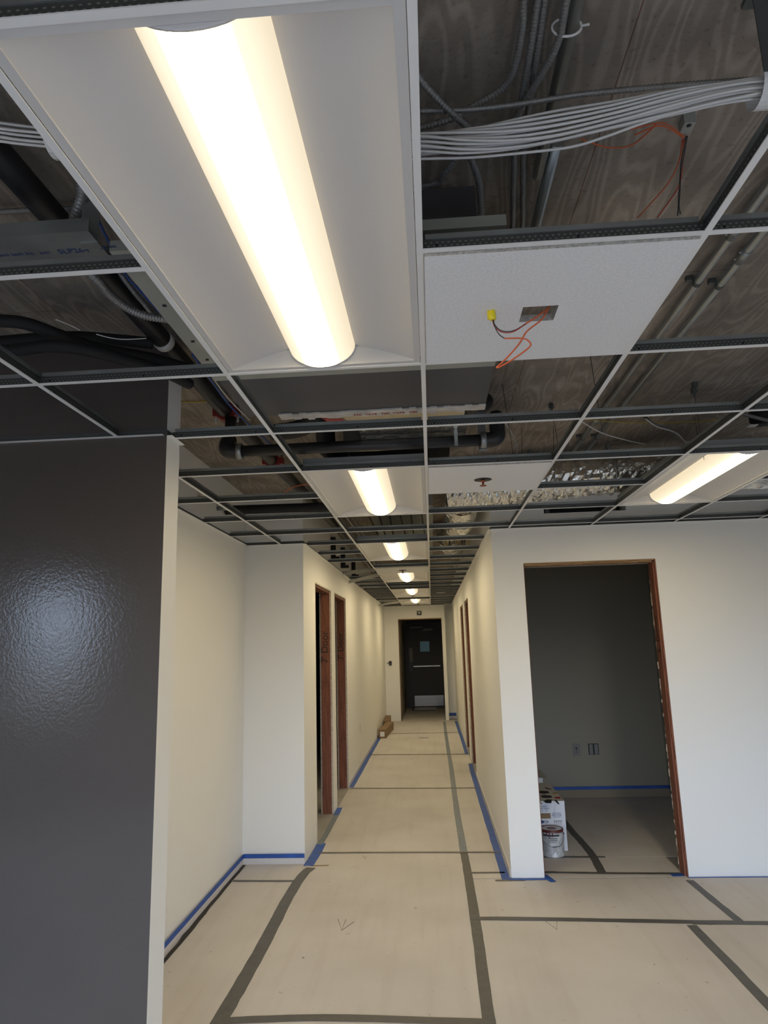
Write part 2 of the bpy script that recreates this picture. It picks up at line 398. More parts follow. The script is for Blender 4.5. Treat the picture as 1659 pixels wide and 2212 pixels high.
b = MB().box(EX0 - 0.13, EX0 + 0.01, YE + W, DY + 0.2, 0, DECK).box(EX1 + 0.16, EX1 + 0.29, YE + 0.42, DY + 0.2, 0, DECK).box(EX1 + 0.10, EX1 + 0.29, YE + 0.301, YE + 0.42, 0, DECK)
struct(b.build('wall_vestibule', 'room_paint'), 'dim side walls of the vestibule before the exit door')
b = MB().box(EX0, -0.64, DY, DY + 0.12, 0, DECK).box(0.29, EX1 + 0.16, DY, DY + 0.12, 0, DECK).box(-0.64, 0.29, DY, DY + 0.12, 2.16, DECK)
struct(b.build('wall_vestibule_back', 'frame_brown'), 'dark wall around the exit door')
# dark room on the right
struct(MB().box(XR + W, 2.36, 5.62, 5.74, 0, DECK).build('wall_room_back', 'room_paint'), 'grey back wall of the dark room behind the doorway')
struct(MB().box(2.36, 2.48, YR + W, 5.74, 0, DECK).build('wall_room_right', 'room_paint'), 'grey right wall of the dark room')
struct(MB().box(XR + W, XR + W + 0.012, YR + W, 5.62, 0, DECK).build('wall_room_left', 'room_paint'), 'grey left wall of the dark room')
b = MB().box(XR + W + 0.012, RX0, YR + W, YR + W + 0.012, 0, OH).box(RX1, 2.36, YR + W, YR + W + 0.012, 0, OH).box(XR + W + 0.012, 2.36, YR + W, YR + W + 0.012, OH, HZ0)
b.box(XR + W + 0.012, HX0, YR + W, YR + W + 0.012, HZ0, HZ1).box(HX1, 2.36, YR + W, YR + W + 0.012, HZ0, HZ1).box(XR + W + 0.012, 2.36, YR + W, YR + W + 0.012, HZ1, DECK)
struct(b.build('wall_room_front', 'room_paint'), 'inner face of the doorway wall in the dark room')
# rooms off the corridor and the outer shell
struct(MB().box(-3.0, -2.9, YN + W, YE, 0, DECK).build('wall_side_room', 'room_paint'), 'far wall of the dark rooms left of the corridor')
struct(MB().box(2.5, 2.6, 5.74, YE, 0, DECK).build('wall_side_room_right', 'room_paint'), 'far wall of the dark rooms right of the corridor')
struct(MB().box(-5.0, -4.9, -4.4, 17.2, 0, DECK).build('wall_outer_left', 'white_wall'), 'outer wall far to the left')
struct(MB().box(5.2, 5.3, -4.4, 17.2, 0, DECK).build('wall_outer_right', 'white_wall'), 'outer wall far to the right')
struct(MB().box(-4.9, 5.2, 17.0, 17.2, 0, DECK).build('wall_outer_end', 'room_paint'), 'outer wall behind the exit door')
b = MB(); xs = sorted({-4.9, 5.2, *[w[0] for w in WIN], *[w[1] for w in WIN]})
for a, c in zip(xs, xs[1:]):
    h = [w for w in WIN if w[0] <= a + 1e-6 and w[1] >= c - 1e-6]
    if h: b.box(a, c, REAR - 0.2, REAR, 0, h[0][2]).box(a, c, REAR - 0.2, REAR, h[0][3], DECK)
    else: b.box(a, c, REAR - 0.2, REAR, 0, DECK)
struct(b.build('wall_rear', 'white_wall'), 'rear wall with daylight windows behind the viewer')
for i, (x0, x1, z0, z1) in enumerate(WIN):
    b = MB(); t = 0.05
    b.box(x0, x1, REAR - 0.14, REAR - 0.06, z0, z0 + t).box(x0, x1, REAR - 0.14, REAR - 0.06, z1 - t, z1)
    b.box(x0, x0 + t, REAR - 0.14, REAR - 0.06, z0 + t, z1 - t).box(x1 - t, x1, REAR - 0.14, REAR - 0.06, z0 + t, z1 - t)
    if x1 - x0 > 1.5: b.box((x0 + x1) / 2 - 0.025, (x0 + x1) / 2 + 0.025, REAR - 0.14, REAR - 0.06, z0 + t, z1 - t)
    struct(b.build('window_%d' % (i + 1), 'plastic_white'), 'white framed window in the rear wall, number %d from the left' % (i + 1), 'window')

# rough door openings: red lumber jambs and headers, raw drywall edges
def opening_y(k, side, ya, yb, lab):
    """opening in a corridor wall (wall along Y); side -1 left wall, +1 right wall"""
    x0, x1 = (XL - W, XL) if side < 0 else (XR, XR + W)
    t = thing('trim_%d' % k, lab, 'door frame', ((x0 + x1) / 2, (ya + yb) / 2, 0)); tag(t, kind='structure')
    i = 0.015
    MB().box(x0 + i, x1 - i, yb - 0.022, yb + 0.001, 0, OH - 0.03).build('jamb_stud', 'lumber', t)
    MB().box(x0 + i, x1 - i, ya - 0.001, ya + 0.022, 0, OH - 0.03).build('jamb_stud', 'lumber', t)
    MB().box(x0 + i, x1 - i, ya + 0.022, yb - 0.022, OH - 0.03, OH + 0.001).build('header', 'lumber', t)
    e = MB()
    for xa, xb in ((x0 - 0.001, x0 + i), (x1 - i, x1 + 0.001)):
        e.box(xa, xb, yb - 0.010, yb + 0.002, 0, OH).box(xa, xb, ya - 0.002, ya + 0.010, 0, OH).box(xa, xb, ya + 0.010, yb - 0.010, OH - 0.010, OH + 0.002)
    e.build('drywall_edge', 'drywall_edge', t)
    return t
for k, (a, c) in enumerate(LO):
    t = opening_y(k + 1, -1, a, c, ['red lumber frame of the nearer left corridor opening', 'red lumber frame of the farther left corridor opening'][k])
    place_text("7' Door", 0.10, 'marker', (-1.095, c - 0.0235, 1.60), (0, 0, 1), (-1, 0, 0), t, 'handwriting')
    nails = MB()
    for z in (0.25, 0.55, 0.95, 1.25, 1.55, 1.95):
        for x in (-1.115, -1.065): nails.tube([(x, c - 0.0215, z), (x, c - 0.0235, z)], 0.004, 6)
    nails.build('nail_heads', 'marker', t)
for k, (a, c) in enumerate(RO):
    opening_y(k + 3, 1, a, c, ['red lumber frame of the nearer right corridor opening', 'red lumber frame of the farther right corridor opening'][k])
t = thing('trim_5', 'rough red lumber frame around the large doorway of the dark room', 'door frame', ((RX0 + RX1) / 2, YR + W / 2, 0)); tag(t, kind='structure')
i = 0.014
MB().box(RX1 - 0.020, RX1 + 0.001, YR + i, YR + W - i, 0, OH - 0.02).build('jamb_stud', 'lumber', t)
MB().box(RX0 - 0.001, RX0 + 0.006, YR + i, YR + W - i, 0, OH - 0.02).build('jamb_stud', 'lumber', t)
MB().box(RX0 + 0.006, RX1 - 0.020, YR + i, YR + W - i, OH - 0.02, OH + 0.001).build('header', 'header_wood', t)
def ragged(p0, p1, wid, depth, n_, axis):
    """rough drywall edge: a strip of uneven little blocks between two points"""
    b = MB(); p0 = Vector(p0); p1 = Vector(p1)
    for j in range(n_):
        q0 = p0.lerp(p1, j / n_); q1 = p0.lerp(p1, (j + 1) / n_); w = wid * random.uniform(0.6, 1.25)
        if axis == 'z': b.box(q0.x - w, q0.x + 0.001, q0.y, q0.y + depth, q0.z, q1.z)
        else: b.box(q0.x, q1.x, q0.y, q0.y + depth, q0.z - w, q0.z + 0.001)
    return b
ragged((RX1, YR - 0.001, 0), (RX1, YR - 0.001, OH), 0.010, 0.016, 40, 'z').build('drywall_edge', 'lumber', t)
ragged((RX1, YR + W - 0.014, 0), (RX1, YR + W - 0.014, OH), 0.020, 0.015, 90, 'z').build('drywall_edge', 'drywall_edge', t)
ragged((RX0, YR - 0.001, OH), (RX1 - 0.01, YR - 0.001, OH), 0.012, 0.015, 26, 'x').build('drywall_edge', 'header_wood', t)
MB().box(RX0, RX1 - 0.012, YR + W - 0.014, YR + W + 0.012, OH - 0.022, OH + 0.001).build('drywall_edge', 'drywall_edge', t)
place_text("7' Door", 0.085, 'marker', (RX1 - 0.0212, YR + W / 2, 1.62), (0, 0, 1), (0, -1, 0), t, 'handwriting')
t = thing('trim_6', 'raw edge strip around the opening to the exit vestibule', 'door frame', ((EX0 + EX1) / 2, YE, 0)); tag(t, kind='structure')
MB().box(EX0 + 0.008, EX1 - 0.008, YE - 0.002, YE + 0.1, 2.135, 2.156).build('header', 'header_wood', t)
MB().box(EX0 - 0.001, EX0 + 0.008, YE - 0.002, YE + 0.1, 0, 2.156).build('jamb', 'lumber', t)
MB().box(EX1 - 0.008, EX1 + 0.001, YE - 0.002, YE + 0.1, 0, 2.156).build('jamb', 'frame_brown', t)

# baseboards
def base(name, x0, x1, y0, y1, h, lab, mt='base_vinyl'): return struct(MB().box(x0, x1, y0, y1, 0, h).build(name, mt), lab, 'baseboard')
base('baseboard_niche_left', XN, XN + 0.012, YD + 0.14, YN, 0.055, 'pale baseboard under the blue tape on the niche side wall')
base('baseboard_niche_back', XN + 0.012, XL, YN - 0.012, YN, 0.055, 'pale baseboard under the blue tape on the niche back wall')
base('baseboard_corridor_right', XR - 0.008, XR, YR + 0.03, RO[0][0], 0.05, 'pale baseboard along the right corridor wall')
base('baseboard_corridor_left', XL, XL + 0.006, LO[1][1], YE, 0.05, 'pale baseboard along the left corridor wall')
base('baseboard_room_back', XR + W + 0.012, 2.36, 5.608, 5.62, 0.085, mt='base_tan', lab= 'beige baseboard along the back of the dark room')
base('baseboard_end_recess', 0.30, XR, YE + 0.288, YE + 0.30, 0.06, 'pale baseboard of the end recess')

# ------------------------------------------------------------------ exit door
d = thing('door_1', 'dark brown exit door with push bar, small window and steel kick plate', 'door', (-0.175, DY, 0)); tag(d, kind='structure')
b = MB().box(-0.62, -0.31, DY - 0.03, DY + 0.015, 0.012, 2.14).box(-0.07, 0.27, DY - 0.03, DY + 0.015, 0.012, 2.14).box(-0.31, -0.07, DY - 0.03, DY + 0.015, 0.012, 1.41).box(-0.31, -0.07, DY - 0.03, DY + 0.015, 1.67, 2.14)
b.build('leaf', 'door_brown', d)
fr = MB().box(-0.66, -0.62, DY - 0.06, DY, 0, 2.18).box(0.27, 0.31, DY - 0.06, DY, 0, 2.18).box(-0.62, 0.27, DY - 0.06, DY, 2.14, 2.18); fr.build('door_frame', 'frame_brown', d)
MB().box(-0.31, -0.07, DY - 0.012, DY - 0.006, 1.41, 1.67).build('window_pane', 'vision_glass_glow', d)
MB().box(-0.50, 0.245, DY - 0.034, DY - 0.0305, 0.04, 0.30).build('kick_plate', 'kick_steel', d)
pb = MB().box(-0.54, 0.225, DY - 0.085, DY - 0.055, 1.015, 1.065).box(-0.50, -0.47, DY - 0.055, DY - 0.030, 1.02, 1.06).box(0.18, 0.22, DY - 0.055, DY - 0.030, 1.02, 1.06).build('push_bar', 'plastic_black', d)
MB().box(-0.50, 0.19, DY - 0.088, DY - 0.0855, 1.028, 1.052).build('push_pad', 'chrome', pb)
MB().box(-0.61, -0.525, DY - 0.09, DY - 0.030, 0.93, 1.14).build('latch_case', 'plastic_black', d)
MB().box(-0.60, -0.515, DY - 0.034, DY - 0.0305, 1.145, 1.51).build('edge_plate', 'plate_grey', d)
cl = MB().box(-0.24, 0.05, DY - 0.08, DY - 0.030, 1.92, 2.02).build('closer', 'plastic_black', d)
MB().box(-0.22, 0.03, DY - 0.082, DY - 0.0805, 1.94, 2.0).build('cover', 'plate_grey', cl)
MB().box(-0.56, -0.24, DY - 0.06, DY - 0.045, 2.02, 2.05).build('closer_arm', 'plate_grey', d)
tag(MB().box(-0.56, 0.05, 15.35, 16.08, 0.0, 0.018).build('door_mat', 'plastic_black'), 'black door mat on the floor before the exit door', 'mat')

# ------------------------------------------------------------------ floor protection sheets and tapes
SH = 0.0015
def sheet(x0, x1, y0, y1, j=0.0):
    b = MB().box(x0, x1, y0, y1, 0.0002, SH + j); return b.build('protection_sheet', 'floor_paper', floor)
g = 0.002
for args in [(-1.475, -1.02, 0.71, 3.515), (-4.85, -1.02, -4.1, 0.55), (-1.02 + g, 0.18 - g, -4.1, 1.36), (-1.02 + g, 0.18 - g, 1.36 + g, 3.77 - g),
             (0.18 + g, 1.40 - g, -4.1, 2.43 - g), (1.40 + g, 5.15, -4.1, 2.37 - g), (0.18 + g, 1.655 - g, 2.43 + g, 3.155), (1.655 + g, 5.15, 2.41, 3.155),
             (0.18 + g, XR - 0.009, 3.165, 3.77 - g),
             (-1.02, 0.18 - g, 3.77 + g, 6.20 - g), (0.18 + g, XR - 0.009, 3.77 + g, 6.20 - g), (-1.02, 0.18 - g, 6.20 + g, 8.60 - g), (0.18 + g, XR - 0.009, 6.20 + g, 8.60 - g),
             (-1.02, 0.18 - g, 8.60 + g, 11.05 - g), (0.18 + g, XR - 0.009, 8.60 + g, 11.05 - g), (-1.02, 0.18 - g, 11.05 + g, 13.12), (0.18 + g, XR - 0.009, 11.05 + g, 13.12),
             (RX0 + 0.01, RX1 - 0.01, 3.17, 3.62 - g), (XR + W + 0.02, 1.13 - g, 3.62 + g, 5.60), (1.13 + g, 2.35, 3.62 + g, 5.60), (EX0 + 0.02, EX1 - 0.01, 13.16, 14.3), (EX0 + 0.02, EX1 + 0.14, 14.304, 16.1)]:
    sheet(*args)
TZ = SH + 0.0004
def tape(name, pts, wid, material, label, cat='tape', group=None, z=TZ, thick=0.0009, wob=0.003, part=None):
    """tape strip lying on the floor along a polyline"""
    p = smooth([(x, y, 0) for x, y in pts], 6) if len(pts) > 2 else [Vector((*pts[0], 0)).lerp(Vector((*pts[1], 0)), j / 10) for j in range(11)]
    b = MB(); k = len(p)
    for zz in (z, z + thick):
        for i, q in enumerate(p):
            t = (p[min(i + 1, k - 1)] - p[max(i - 1, 0)]).normalized(); nn = Vector((-t.y, t.x, 0))
            w = wid / 2 + random.uniform(-wob, wob) * 0.5; s_ = random.uniform(-wob, wob) * 0.5
            for sg in (1, -1): b.v.append((q.x + nn.x * (sg * w + s_), q.y + nn.y * (sg * w + s_), zz))
    h = 2 * k
    for i in range(k - 1):
        a = 2 * i
        b.face((a, a + 2, a + 3, a + 1)[::-1] if False else (a, a + 2, a + 3, a + 1)); b.face((h + a, h + a + 1, h + a + 3, h + a + 2))
        b.face((a, h + a, h + a + 2, a + 2)); b.face((a + 1, a + 3, h + a + 3, h + a + 1))
    b.face((0, 1, h + 1, h)); b.face((2 * k - 2, h + 2 * k - 2, h + 2 * k - 1, 2 * k - 1))
    o = b.build(name, material)
    return tag(o, label, cat, group)
GT = 'grey floor tape strips'
tape('floor_tape', [(-1.00, -1.5), (-1.0, -0.6), (-1.0, 0.3), (-1.0, 0.9), (-1.005, 1.3), (-1.00, 1.66), (-1.00, 2.18), (-1.01, 2.74), (-1.00, 3.23), (-0.965, 3.43)], 0.075, 'grey_tape', 'long dark grey tape strip running from the lower left to the niche corner', group=GT)
tape('floor_tape', [(-1.0, 1.34), (-0.55, 1.37), (0.20, 1.34)], 0.055, 'grey_tape', 'dark grey cross tape at the very bottom of the view', group=GT, z=TZ + 0.001)
tape('floor_tape', [(0.165, -1.5), (0.165, -0.4), (0.168, 0.5), (0.17, 1.33), (0.18, 2.24), (0.18, 3.35), (0.175, 3.80)], 0.058, 'grey_tape', 'long dark grey tape strip up the middle of the near floor', group=GT)
tape('floor_tape', [(0.175, 3.76), (0.17, 5.35), (0.18, 7.42), (0.18, 10.02), (0.19, 12.85)], 0.055, 'slate_tape', 'long slate blue tape strip along the corridor floor', group=GT, z=TZ + 0.001)
tape('floor_tape', [(0.15, 2.47), (0.65, 2.45), (1.17, 2.42), (1.82, 2.385), (3.4, 2.33)], 0.05, 'grey_tape', 'dark grey cross tape running to the right edge before the doorway', group=GT, z=TZ + 0.001)
tape('floor_tape', [(1.645, 3.10), (1.675, 2.37)], 0.05, 'grey_tape', 'short dark grey tape from the doorway corner to the cross tape', group=GT)
tape('floor_tape', [(1.39, 2.36), (1.405, 1.48), (1.42, -0.6)], 0.055, 'grey_tape', 'dark grey tape strip at the lower right of the floor', group=GT)
tape('floor_tape', [(-0.97, 3.79), (-0.3, 3.78), (0.45, 3.76)], 0.030, 'seam_tape', 'nearest thin brown seam tape across the corridor floor', group=GT, z=TZ + 0.0022)
tape('floor_tape', [(-1.0, 6.25), (-0.3, 6.2), (0.42, 6.16)], 0.034, 'seam_tape', 'second thin brown seam tape across the corridor floor', group=GT, z=TZ + 0.0022)
tape('floor_tape', [(-1.0, 8.66), (-0.3, 8.6), (0.45, 8.55)], 0.036, 'seam_tape', 'third thin brown seam tape across the corridor floor', group=GT, z=TZ + 0.0022)
tape('floor_tape', [(-0.86, 11.08), (0.0, 11.05), (0.44, 11.02)], 0.036, 'seam_tape', 'farthest thin brown seam tape across the corridor floor', group=GT, z=TZ + 0.0022)
tape('floor_tape', [(0.20, 3.285), (0.44, 3.285)], 0.030, 'grey_tape', 'short thin grey tape left of the white column base', group=GT, z=TZ + 0.001)
tape('floor_tape', [(0.71, 3.285), (1.2, 3.25), (1.64, 3.235)], 0.036, 'grey_tape', 'dark grey tape across the doorway threshold of the dark room', group=GT, z=TZ + 0.001)
tape('floor_tape', [(0.70, 3.635), (1.22, 3.62)], 0.036, 'grey_tape', 'dark grey tape before the paint can in the dark room', group=GT, z=TZ + 0.001)
tape('floor_tape', [(1.11, 3.26), (1.135, 3.65), (1.13, 4.04), (1.115, 4.43), (1.11, 5.4)], 0.06, 'grey_tape', 'curved dark grey tape running back into the dark room', group=GT)
tape('floor_tape', [(-1.47, 3.15), (-1.035, 3.14)], 0.032, 'grey_tape', 'short thin grey tape across the niche floor', group=GT, z=TZ + 0.001)
tape('floor_tape', [(0.36, 3.12), (0.56, 3.125)], 0.03, 'seam_tape', 'small brown tape scrap in front of the white column', group=GT, z=TZ + 0.001)
tape('edge_strip', [(-1.478, 0.72), (-1.480, 1.87), (-1.482, 2.56), (-1.488, 3.49)], 0.022, 'black_rubber', 'crumbling black strip along the niche baseboard', 'strip', z=0.0021, thick=0.004, wob=0.010)
BT = 'blue masking tape'
tape('masking_tape', [(-0.995, 3.47), (-0.985, 3.7), (-0.985, 4.05)], 0.075, 'blue_tape', 'wide blue tape on the floor at the left corridor corner', group=BT, z=TZ + 0.001)
tape('masking_tape', [(-0.995, 4.02), (-0.99, 4.4), (-0.995, 5.1)], 0.05, 'slate_tape', 'dull blue tape across the nearer left opening', group=BT, z=TZ + 0.002)
tape('masking_tape', [(-0.995, 5.0), (-1.0, 5.3)], 0.055, 'blue_tape', 'short blue tape between the two left openings', group=BT, z=TZ + 0.0032)
tape('masking_tape', [(-1.0, 6.3), (-0.995, 7.2), (-0.995, 8.55), (-0.99, 11.0)], 0.055, 'blue_tape', 'long blue tape along the left corridor wall', group=BT, z=TZ + 0.0002)
tape('masking_tape', [(0.435, 3.14), (0.435, 4.1), (0.435, 5.4), (0.44, 7.3), (0.45, 7.75)], 0.055, 'blue_tape', 'long blue tape along the right corridor wall', group=BT, z=TZ + 0.001)
tape('masking_tape', [(0.44, 8.55), (0.44, 10.2), (0.43, 12.9)], 0.05, 'blue_tape', 'blue tape along the far right corridor wall', group=BT, z=TZ + 0.001)
tape('masking_tape', [(0.45, 3.145), (0.58, 3.14), (0.74, 3.145)], 0.035, 'blue_tape', 'blue tape at the foot of the white column', group=BT, z=TZ + 0.0022)
tape('masking_tape', [(0.705, 3.22), (0.745, 3.08)], 0.04, 'blue_tape', 'short blue tape flap at the right foot of the column', group=BT, z=TZ + 0.0034)
tape('masking_tape', [(1.56, 3.20), (1.655, 3.21)], 0.05, 'blue_tape', 'small blue tape scrap beside the right door jamb', group=BT, z=TZ + 0.0022)
tape('masking_tape', [(1.66, 3.155), (2.4, 3.157), (3.6, 3.157)], 0.018, 'blue_tape', 'thin blue tape under the white wall at the right edge', group=BT, z=TZ)
for nm, bx, lab in [('l', (XN + 0.0125, XN + 0.0145, 0.71, 3.517, 0.045, 0.075), 'blue tape above the niche side baseboard'),
                    ('b', (XN + 0.015, XL, YN - 0.0145, YN - 0.0125, 0.045, 0.075), 'blue tape above the niche back baseboard'),
                    ('r', (XR + W + 0.012, 2.358, 5.604, 5.6075, 0.080, 0.110), 'blue tape above the baseboard of the dark room'),
                    ('e', (0.30, XR - 0.01, YE + 0.284, YE + 0.2875, 0.055, 0.12), 'blue tape on the wall of the far end recess'),
                    ('q', (2.352, 2.3595, 4.6, 5.60, 0.080, 0.110), 'blue tape along the right wall of the dark room')]:
    tag(MB().box(*bx).build('masking_tape', 'blue_tape'), lab, 'tape', BT)

# ------------------------------------------------------------------ suspended ceiling grid
grid = thing('ceiling_grid', 'open white and galvanised suspended ceiling grid of main runners and cross tees', 'ceiling grid', (0, 4, G))
FW = 0.0145
def tee_mesh(L, axis, bulb_cut=0.012, h=0.040):
    """one tee of length L from the origin along the axis; returns web and flange meshes"""
    w = MB(); f = MB()
    def bx(b, a0, a1, c0, c1, z0, z1, mi=0):
        uvf = (lambda v: (v[0], v[2])) if axis == 'x' else (lambda v: (v[1], v[2]))
        if axis == 'x': b.box(a0, a1, c0, c1, z0, z1, mi, None, uvf)
        else: b.box(c0, c1, a0, a1, z0, z1, mi, None, uvf)
    bx(w, 0.0, L, -0.0009, 0.0009, 0.0015, h - 0.013)
    c = bulb_cut
    # bulb with sloped ends
    for (z0, z1, hw) in ((h - 0.013, h - 0.002, 0.0034), (h - 0.002, h, 0.002)): bx(w, c, L - c, -hw, hw, z0, z1, 1)
    bx(f, 0.0, L, -FW / 2, FW / 2, 0.0, 0.0015); bx(f, 0, L, -FW / 2, -FW / 2 + 0.001, 0.0015, 0.0028); bx(f, 0, L, FW / 2 - 0.001, FW / 2, 0.0015, 0.0028)
    return w.mesh('tee_web', ['tee_web', 'galv']), f.mesh('tee_flange', 'tee_white')
TEE = {}
def tee(name, x, y, L, axis, h=0.040, cut=0.012):
    key = (round(L, 3), axis, h, cut)
    if key not in TEE: TEE[key] = tee_mesh(L, axis, cut, h)
    w, f = TEE[key]
    o = inst(name, w, (x - grid.location.x, y - grid.location.y, 0), grid)
    inst('flange', f, (0, 0, 0.0002 if axis == 'x' else 0), o)
    return o
def main(x, y0, y1): return tee('main_runner', x, y0, y1 - y0, 'y', 0.044, 0.0)
for x in (-3 * P, -4 * P, -5 * P): main(x, -3.6, YD - 0.002)
main(-2 * P, -3.6, YD - 0.002); main(-2 * P, YD + 0.142, YN - 0.002)
main(-P, -3.6, YE - 0.003); main(0, -3.6, YE - 0.003)
for k in range(1, 8): main(k * P, -3.6, YR - 0.002)
FIX = [(-P / 2, -2), (-P / 2, 2), (-P / 2, 6), (-P / 2, 10), (-P / 2, 14), (-P / 2, 18), (2.5 * P, 2)]   # x centre, first row
def blocked(xm, j): return any(abs(xm - fx) < 0.1 and j == r0 + 1 for fx, r0 in FIX)
E_ = 0.0012
def cross(xa, xb, j):
    if xb - xa > 0.08 and not blocked((xa + xb) / 2, j): tee('cross_tee', xa + E_, j * P, xb - xa - 2 * E_, 'x')
for j in range(-5, 22):
    y = j * P
    if y < YD - 0.05:
        for k in range(-6, -2): cross(k * P, (k + 1) * P, j)
        cross(-2 * P, -P, j)
    elif j == 1: cross(XL + 0.012, -P, j)
    elif y < YN - 0.02: cross(XN + 0.002, -2 * P, j); cross(-2 * P, -P, j)
    elif j not in (9, 10, 19): cross(XL + 0.002, -P, j)
    cross(-P, 0, j)
    if y < YR - 0.02:
        for k in range(0, 7): cross(k * P, (k + 1) * P, j)
    else: cross(0, XR - 0.002, j)
for j in (14.5, 15.5, 16.5): cross(0, XR - 0.002, j); cross(XL + 0.002, -P, j)       # doubled tees far down the corridor
def angle(x0, x1, y0, y1, side):
    """L shaped wall angle; side is the wall it is fixed to"""
    b = MB(); t = 0.0012; wv = 0.022
    if side == '-x': b.box(x0, x0 + wv, y0, y1, G - 0.0006, G - 0.0003, 0).box(x0, x0 + t, y0, y1, G, G + 0.024, 1)
    if side == '+x': b.box(x1 - wv, x1, y0, y1, G - 0.0006, G - 0.0003, 0).box(x1 - t, x1, y0, y1, G, G + 0.024, 1)
    if side == '+y': b.box(x0, x1, y1 - wv, y1, G - 0.0006, G - 0.0003, 0).box(x0, x1, y1 - t, y1, G, G + 0.024, 1)
    return b.build('wall_angle', ['tee_white', 'dark_steel'], grid)
angle(-4.9, XL, YD - 0.03, YD, '+y'); angle(XL + 0.01, XL + 0.04, YD, YD + 0.14, '-x'); angle(XN, XN + 0.03, YD + 0.14, YN, '-x')
angle(XN, XL, YN - 0.03, YN, '+y'); angle(XL, XL + 0.03, YN, YE, '-x'); angle(XR - 0.03, XR, YR, YE, '+x')
angle(XR, 5.2, YR - 0.03, YR, '+y'); angle(XL, 0.30, YE - 0.03, YE, '+y')

# loose tees hanging crooked in the left corridor bays
def loose_tee(pa, pb, label):
    pa, pb = Vector(pa), Vector(pb); L = (pb - pa).length
    w, f = tee_mesh(L, 'x', 0.01); w.materials[0] = MATS['galv_dull']  # paler web than the fixed tees: light reflected off the metal, put into the colour
    o = inst('loose_tee', w, pa); inst('flange', f, (0, 0, 0), o)
    dx = (pb - pa).normalized(); up = Vector((0, -0.55, 0.85)); sd = up.cross(dx).normalized(); up = dx.cross(sd)
    o.rotation_mode = 'QUATERNION'
    o.rotation_quaternion = Matrix(((dx.x, sd.x, up.x), (dx.y, sd.y, up.y), (dx.z, sd.z, up.z))).to_quaternion()
    return tag(o, label, 'ceiling tee', 'loose ceiling tees')
loose_tee((-1.01, 6.56, 2.375), (-0.60, 6.30, 2.43), 'loose ceiling tee hanging lowest beside the left corridor wall')
loose_tee((-1.01, 5.95, 2.425), (-0.60, 5.72, 2.432), 'loose ceiling tee slanting just before the lowest hanging one')
loose_tee((-1.01, 11.45, 2.36), (-0.60, 11.70, 2.43), 'loose ceiling tee slanting near the far left end of the corridor')

# ------------------------------------------------------------------ light fixtures
HX, HY = 0.2965, 0.6025
def pan_z(x):           # height of the reflector above the frame
    t = (0.279 - abs(x)) / (0.279 - 0.10); t = max(0, min(1, t)); return 0.004 + 0.056 * (0.72 * t + 0.28 * math.sin(t * math.pi / 2))
LZ = [(0.10 * math.sin(math.radians(a)), 0.060 - 0.066 * math.cos(math.radians(a))) for a in range(-90, 91, 10)]
fb = MB()
for bx in ((-HX, -HX + 0.018, -HY, HY), (HX - 0.018, HX, -HY, HY), (-HX + 0.018, HX - 0.018, -HY, -HY + 0.018), (-HX + 0.018, HX - 0.018, HY - 0.018, HY)): fb.box(*bx, 0.0, 0.004)
M_FRAME = fb.mesh('fixture_frame', 'fixture_white')
rb = MB()
for sg in (-1, 1):
    xs = [sg * (0.279 - 0.179 * i / 10) for i in range(11)]
    for y in (-0.585, 0.585):
        for x in xs: rb.v.append((x, y, pan_z(x)))
    o = len(rb.v) - 22
    for i in range(10):
        q = (o + i, o + i + 1, o + 11 + i + 1, o + 11 + i); rb.face(q if sg > 0 else q[::-1], 0, None, True)
M_REFL = rb.mesh('fixture_reflector', 'fixture_white')
eb = MB(); xs = [-0.279 + 0.558 * i / 24 for i in range(25)]
for x in xs: eb.v += [(x, 0, 0.004), (x, 0, max(0.0041, pan_z(x)))]
for i in range(24): eb.face((2 * i, 2 * i + 2, 2 * i + 3, 2 * i + 1))
M_END = eb.mesh('fixture_end_plate', 'fixture_white')
lb = MB(); k = len(LZ)
for y in (-0.578, 0.578): lb.v += [(x, y, z) for x, z in LZ]
for i in range(k - 1): lb.face((i, k + i, k + i + 1, i + 1), 0, None, True)
M_LENS = lb.mesh('fixture_lens', 'lens')
tb = MB()
for y in (-0.003, 0.003): tb.v += [(x * 1.015, y, 0.060 + (z - 0.060) * 1.03) for x, z in LZ]
for i in range(k - 1): tb.face((i, k + i, k + i + 1, i + 1), 0, None, True)
tb.face(tuple(range(k))); tb.face(tuple(k + i for i in reversed(range(k))))
M_TRIM = tb.mesh('fixture_lens_cap', 'base_vinyl')
hb = MB()
hb.box(-HX, HX, -HY, HY, 0.0615, 0.064).box(-HX, -HX + 0.001, -HY, HY, 0.004, 0.0615).box(HX - 0.001, HX, -HY, HY, 0.004, 0.0615).box(-HX, HX, -HY, -HY + 0.001, 0.004, 0.0615).box(-HX, HX, HY - 0.001, HY, 0.004, 0.0615)
M_HOUS = hb.mesh('fixture_housing', 'housing')
FL = ['large white light fixture with glowing half-round lens overhead, nearest of all', 'second nearest light fixture in the line leading to the corridor', 'light fixture over the mouth of the corridor, third in the line',
      'fourth light fixture in the line over the corridor', 'fifth light fixture in the line over the corridor', 'farthest light fixture before the exit door', 'light fixture by itself over the right side near the white wall']
for (fx, r0), lab in zip(FIX, FL):
    t = thing('light_fixture', lab, 'light fixture', (fx, (r0 + 1) * P, G + 0.0031), 'recessed light fixtures')
    inst('frame', M_FRAME, (0, 0, 0), t); inst('reflector', M_REFL, (0, 0, 0), t); inst('lens', M_LENS, (0, 0, 0), t)
    inst('end_plate', M_END, (0, 0.585, 0), t); inst('end_plate', M_END, (0, -0.585, 0), t); inst('lens_cap', M_TRIM, (0, 0.581, 0), t); inst('lens_cap', M_TRIM, (0, -0.581, 0), t); inst('housing', M_HOUS, (0, 0, 0), t)

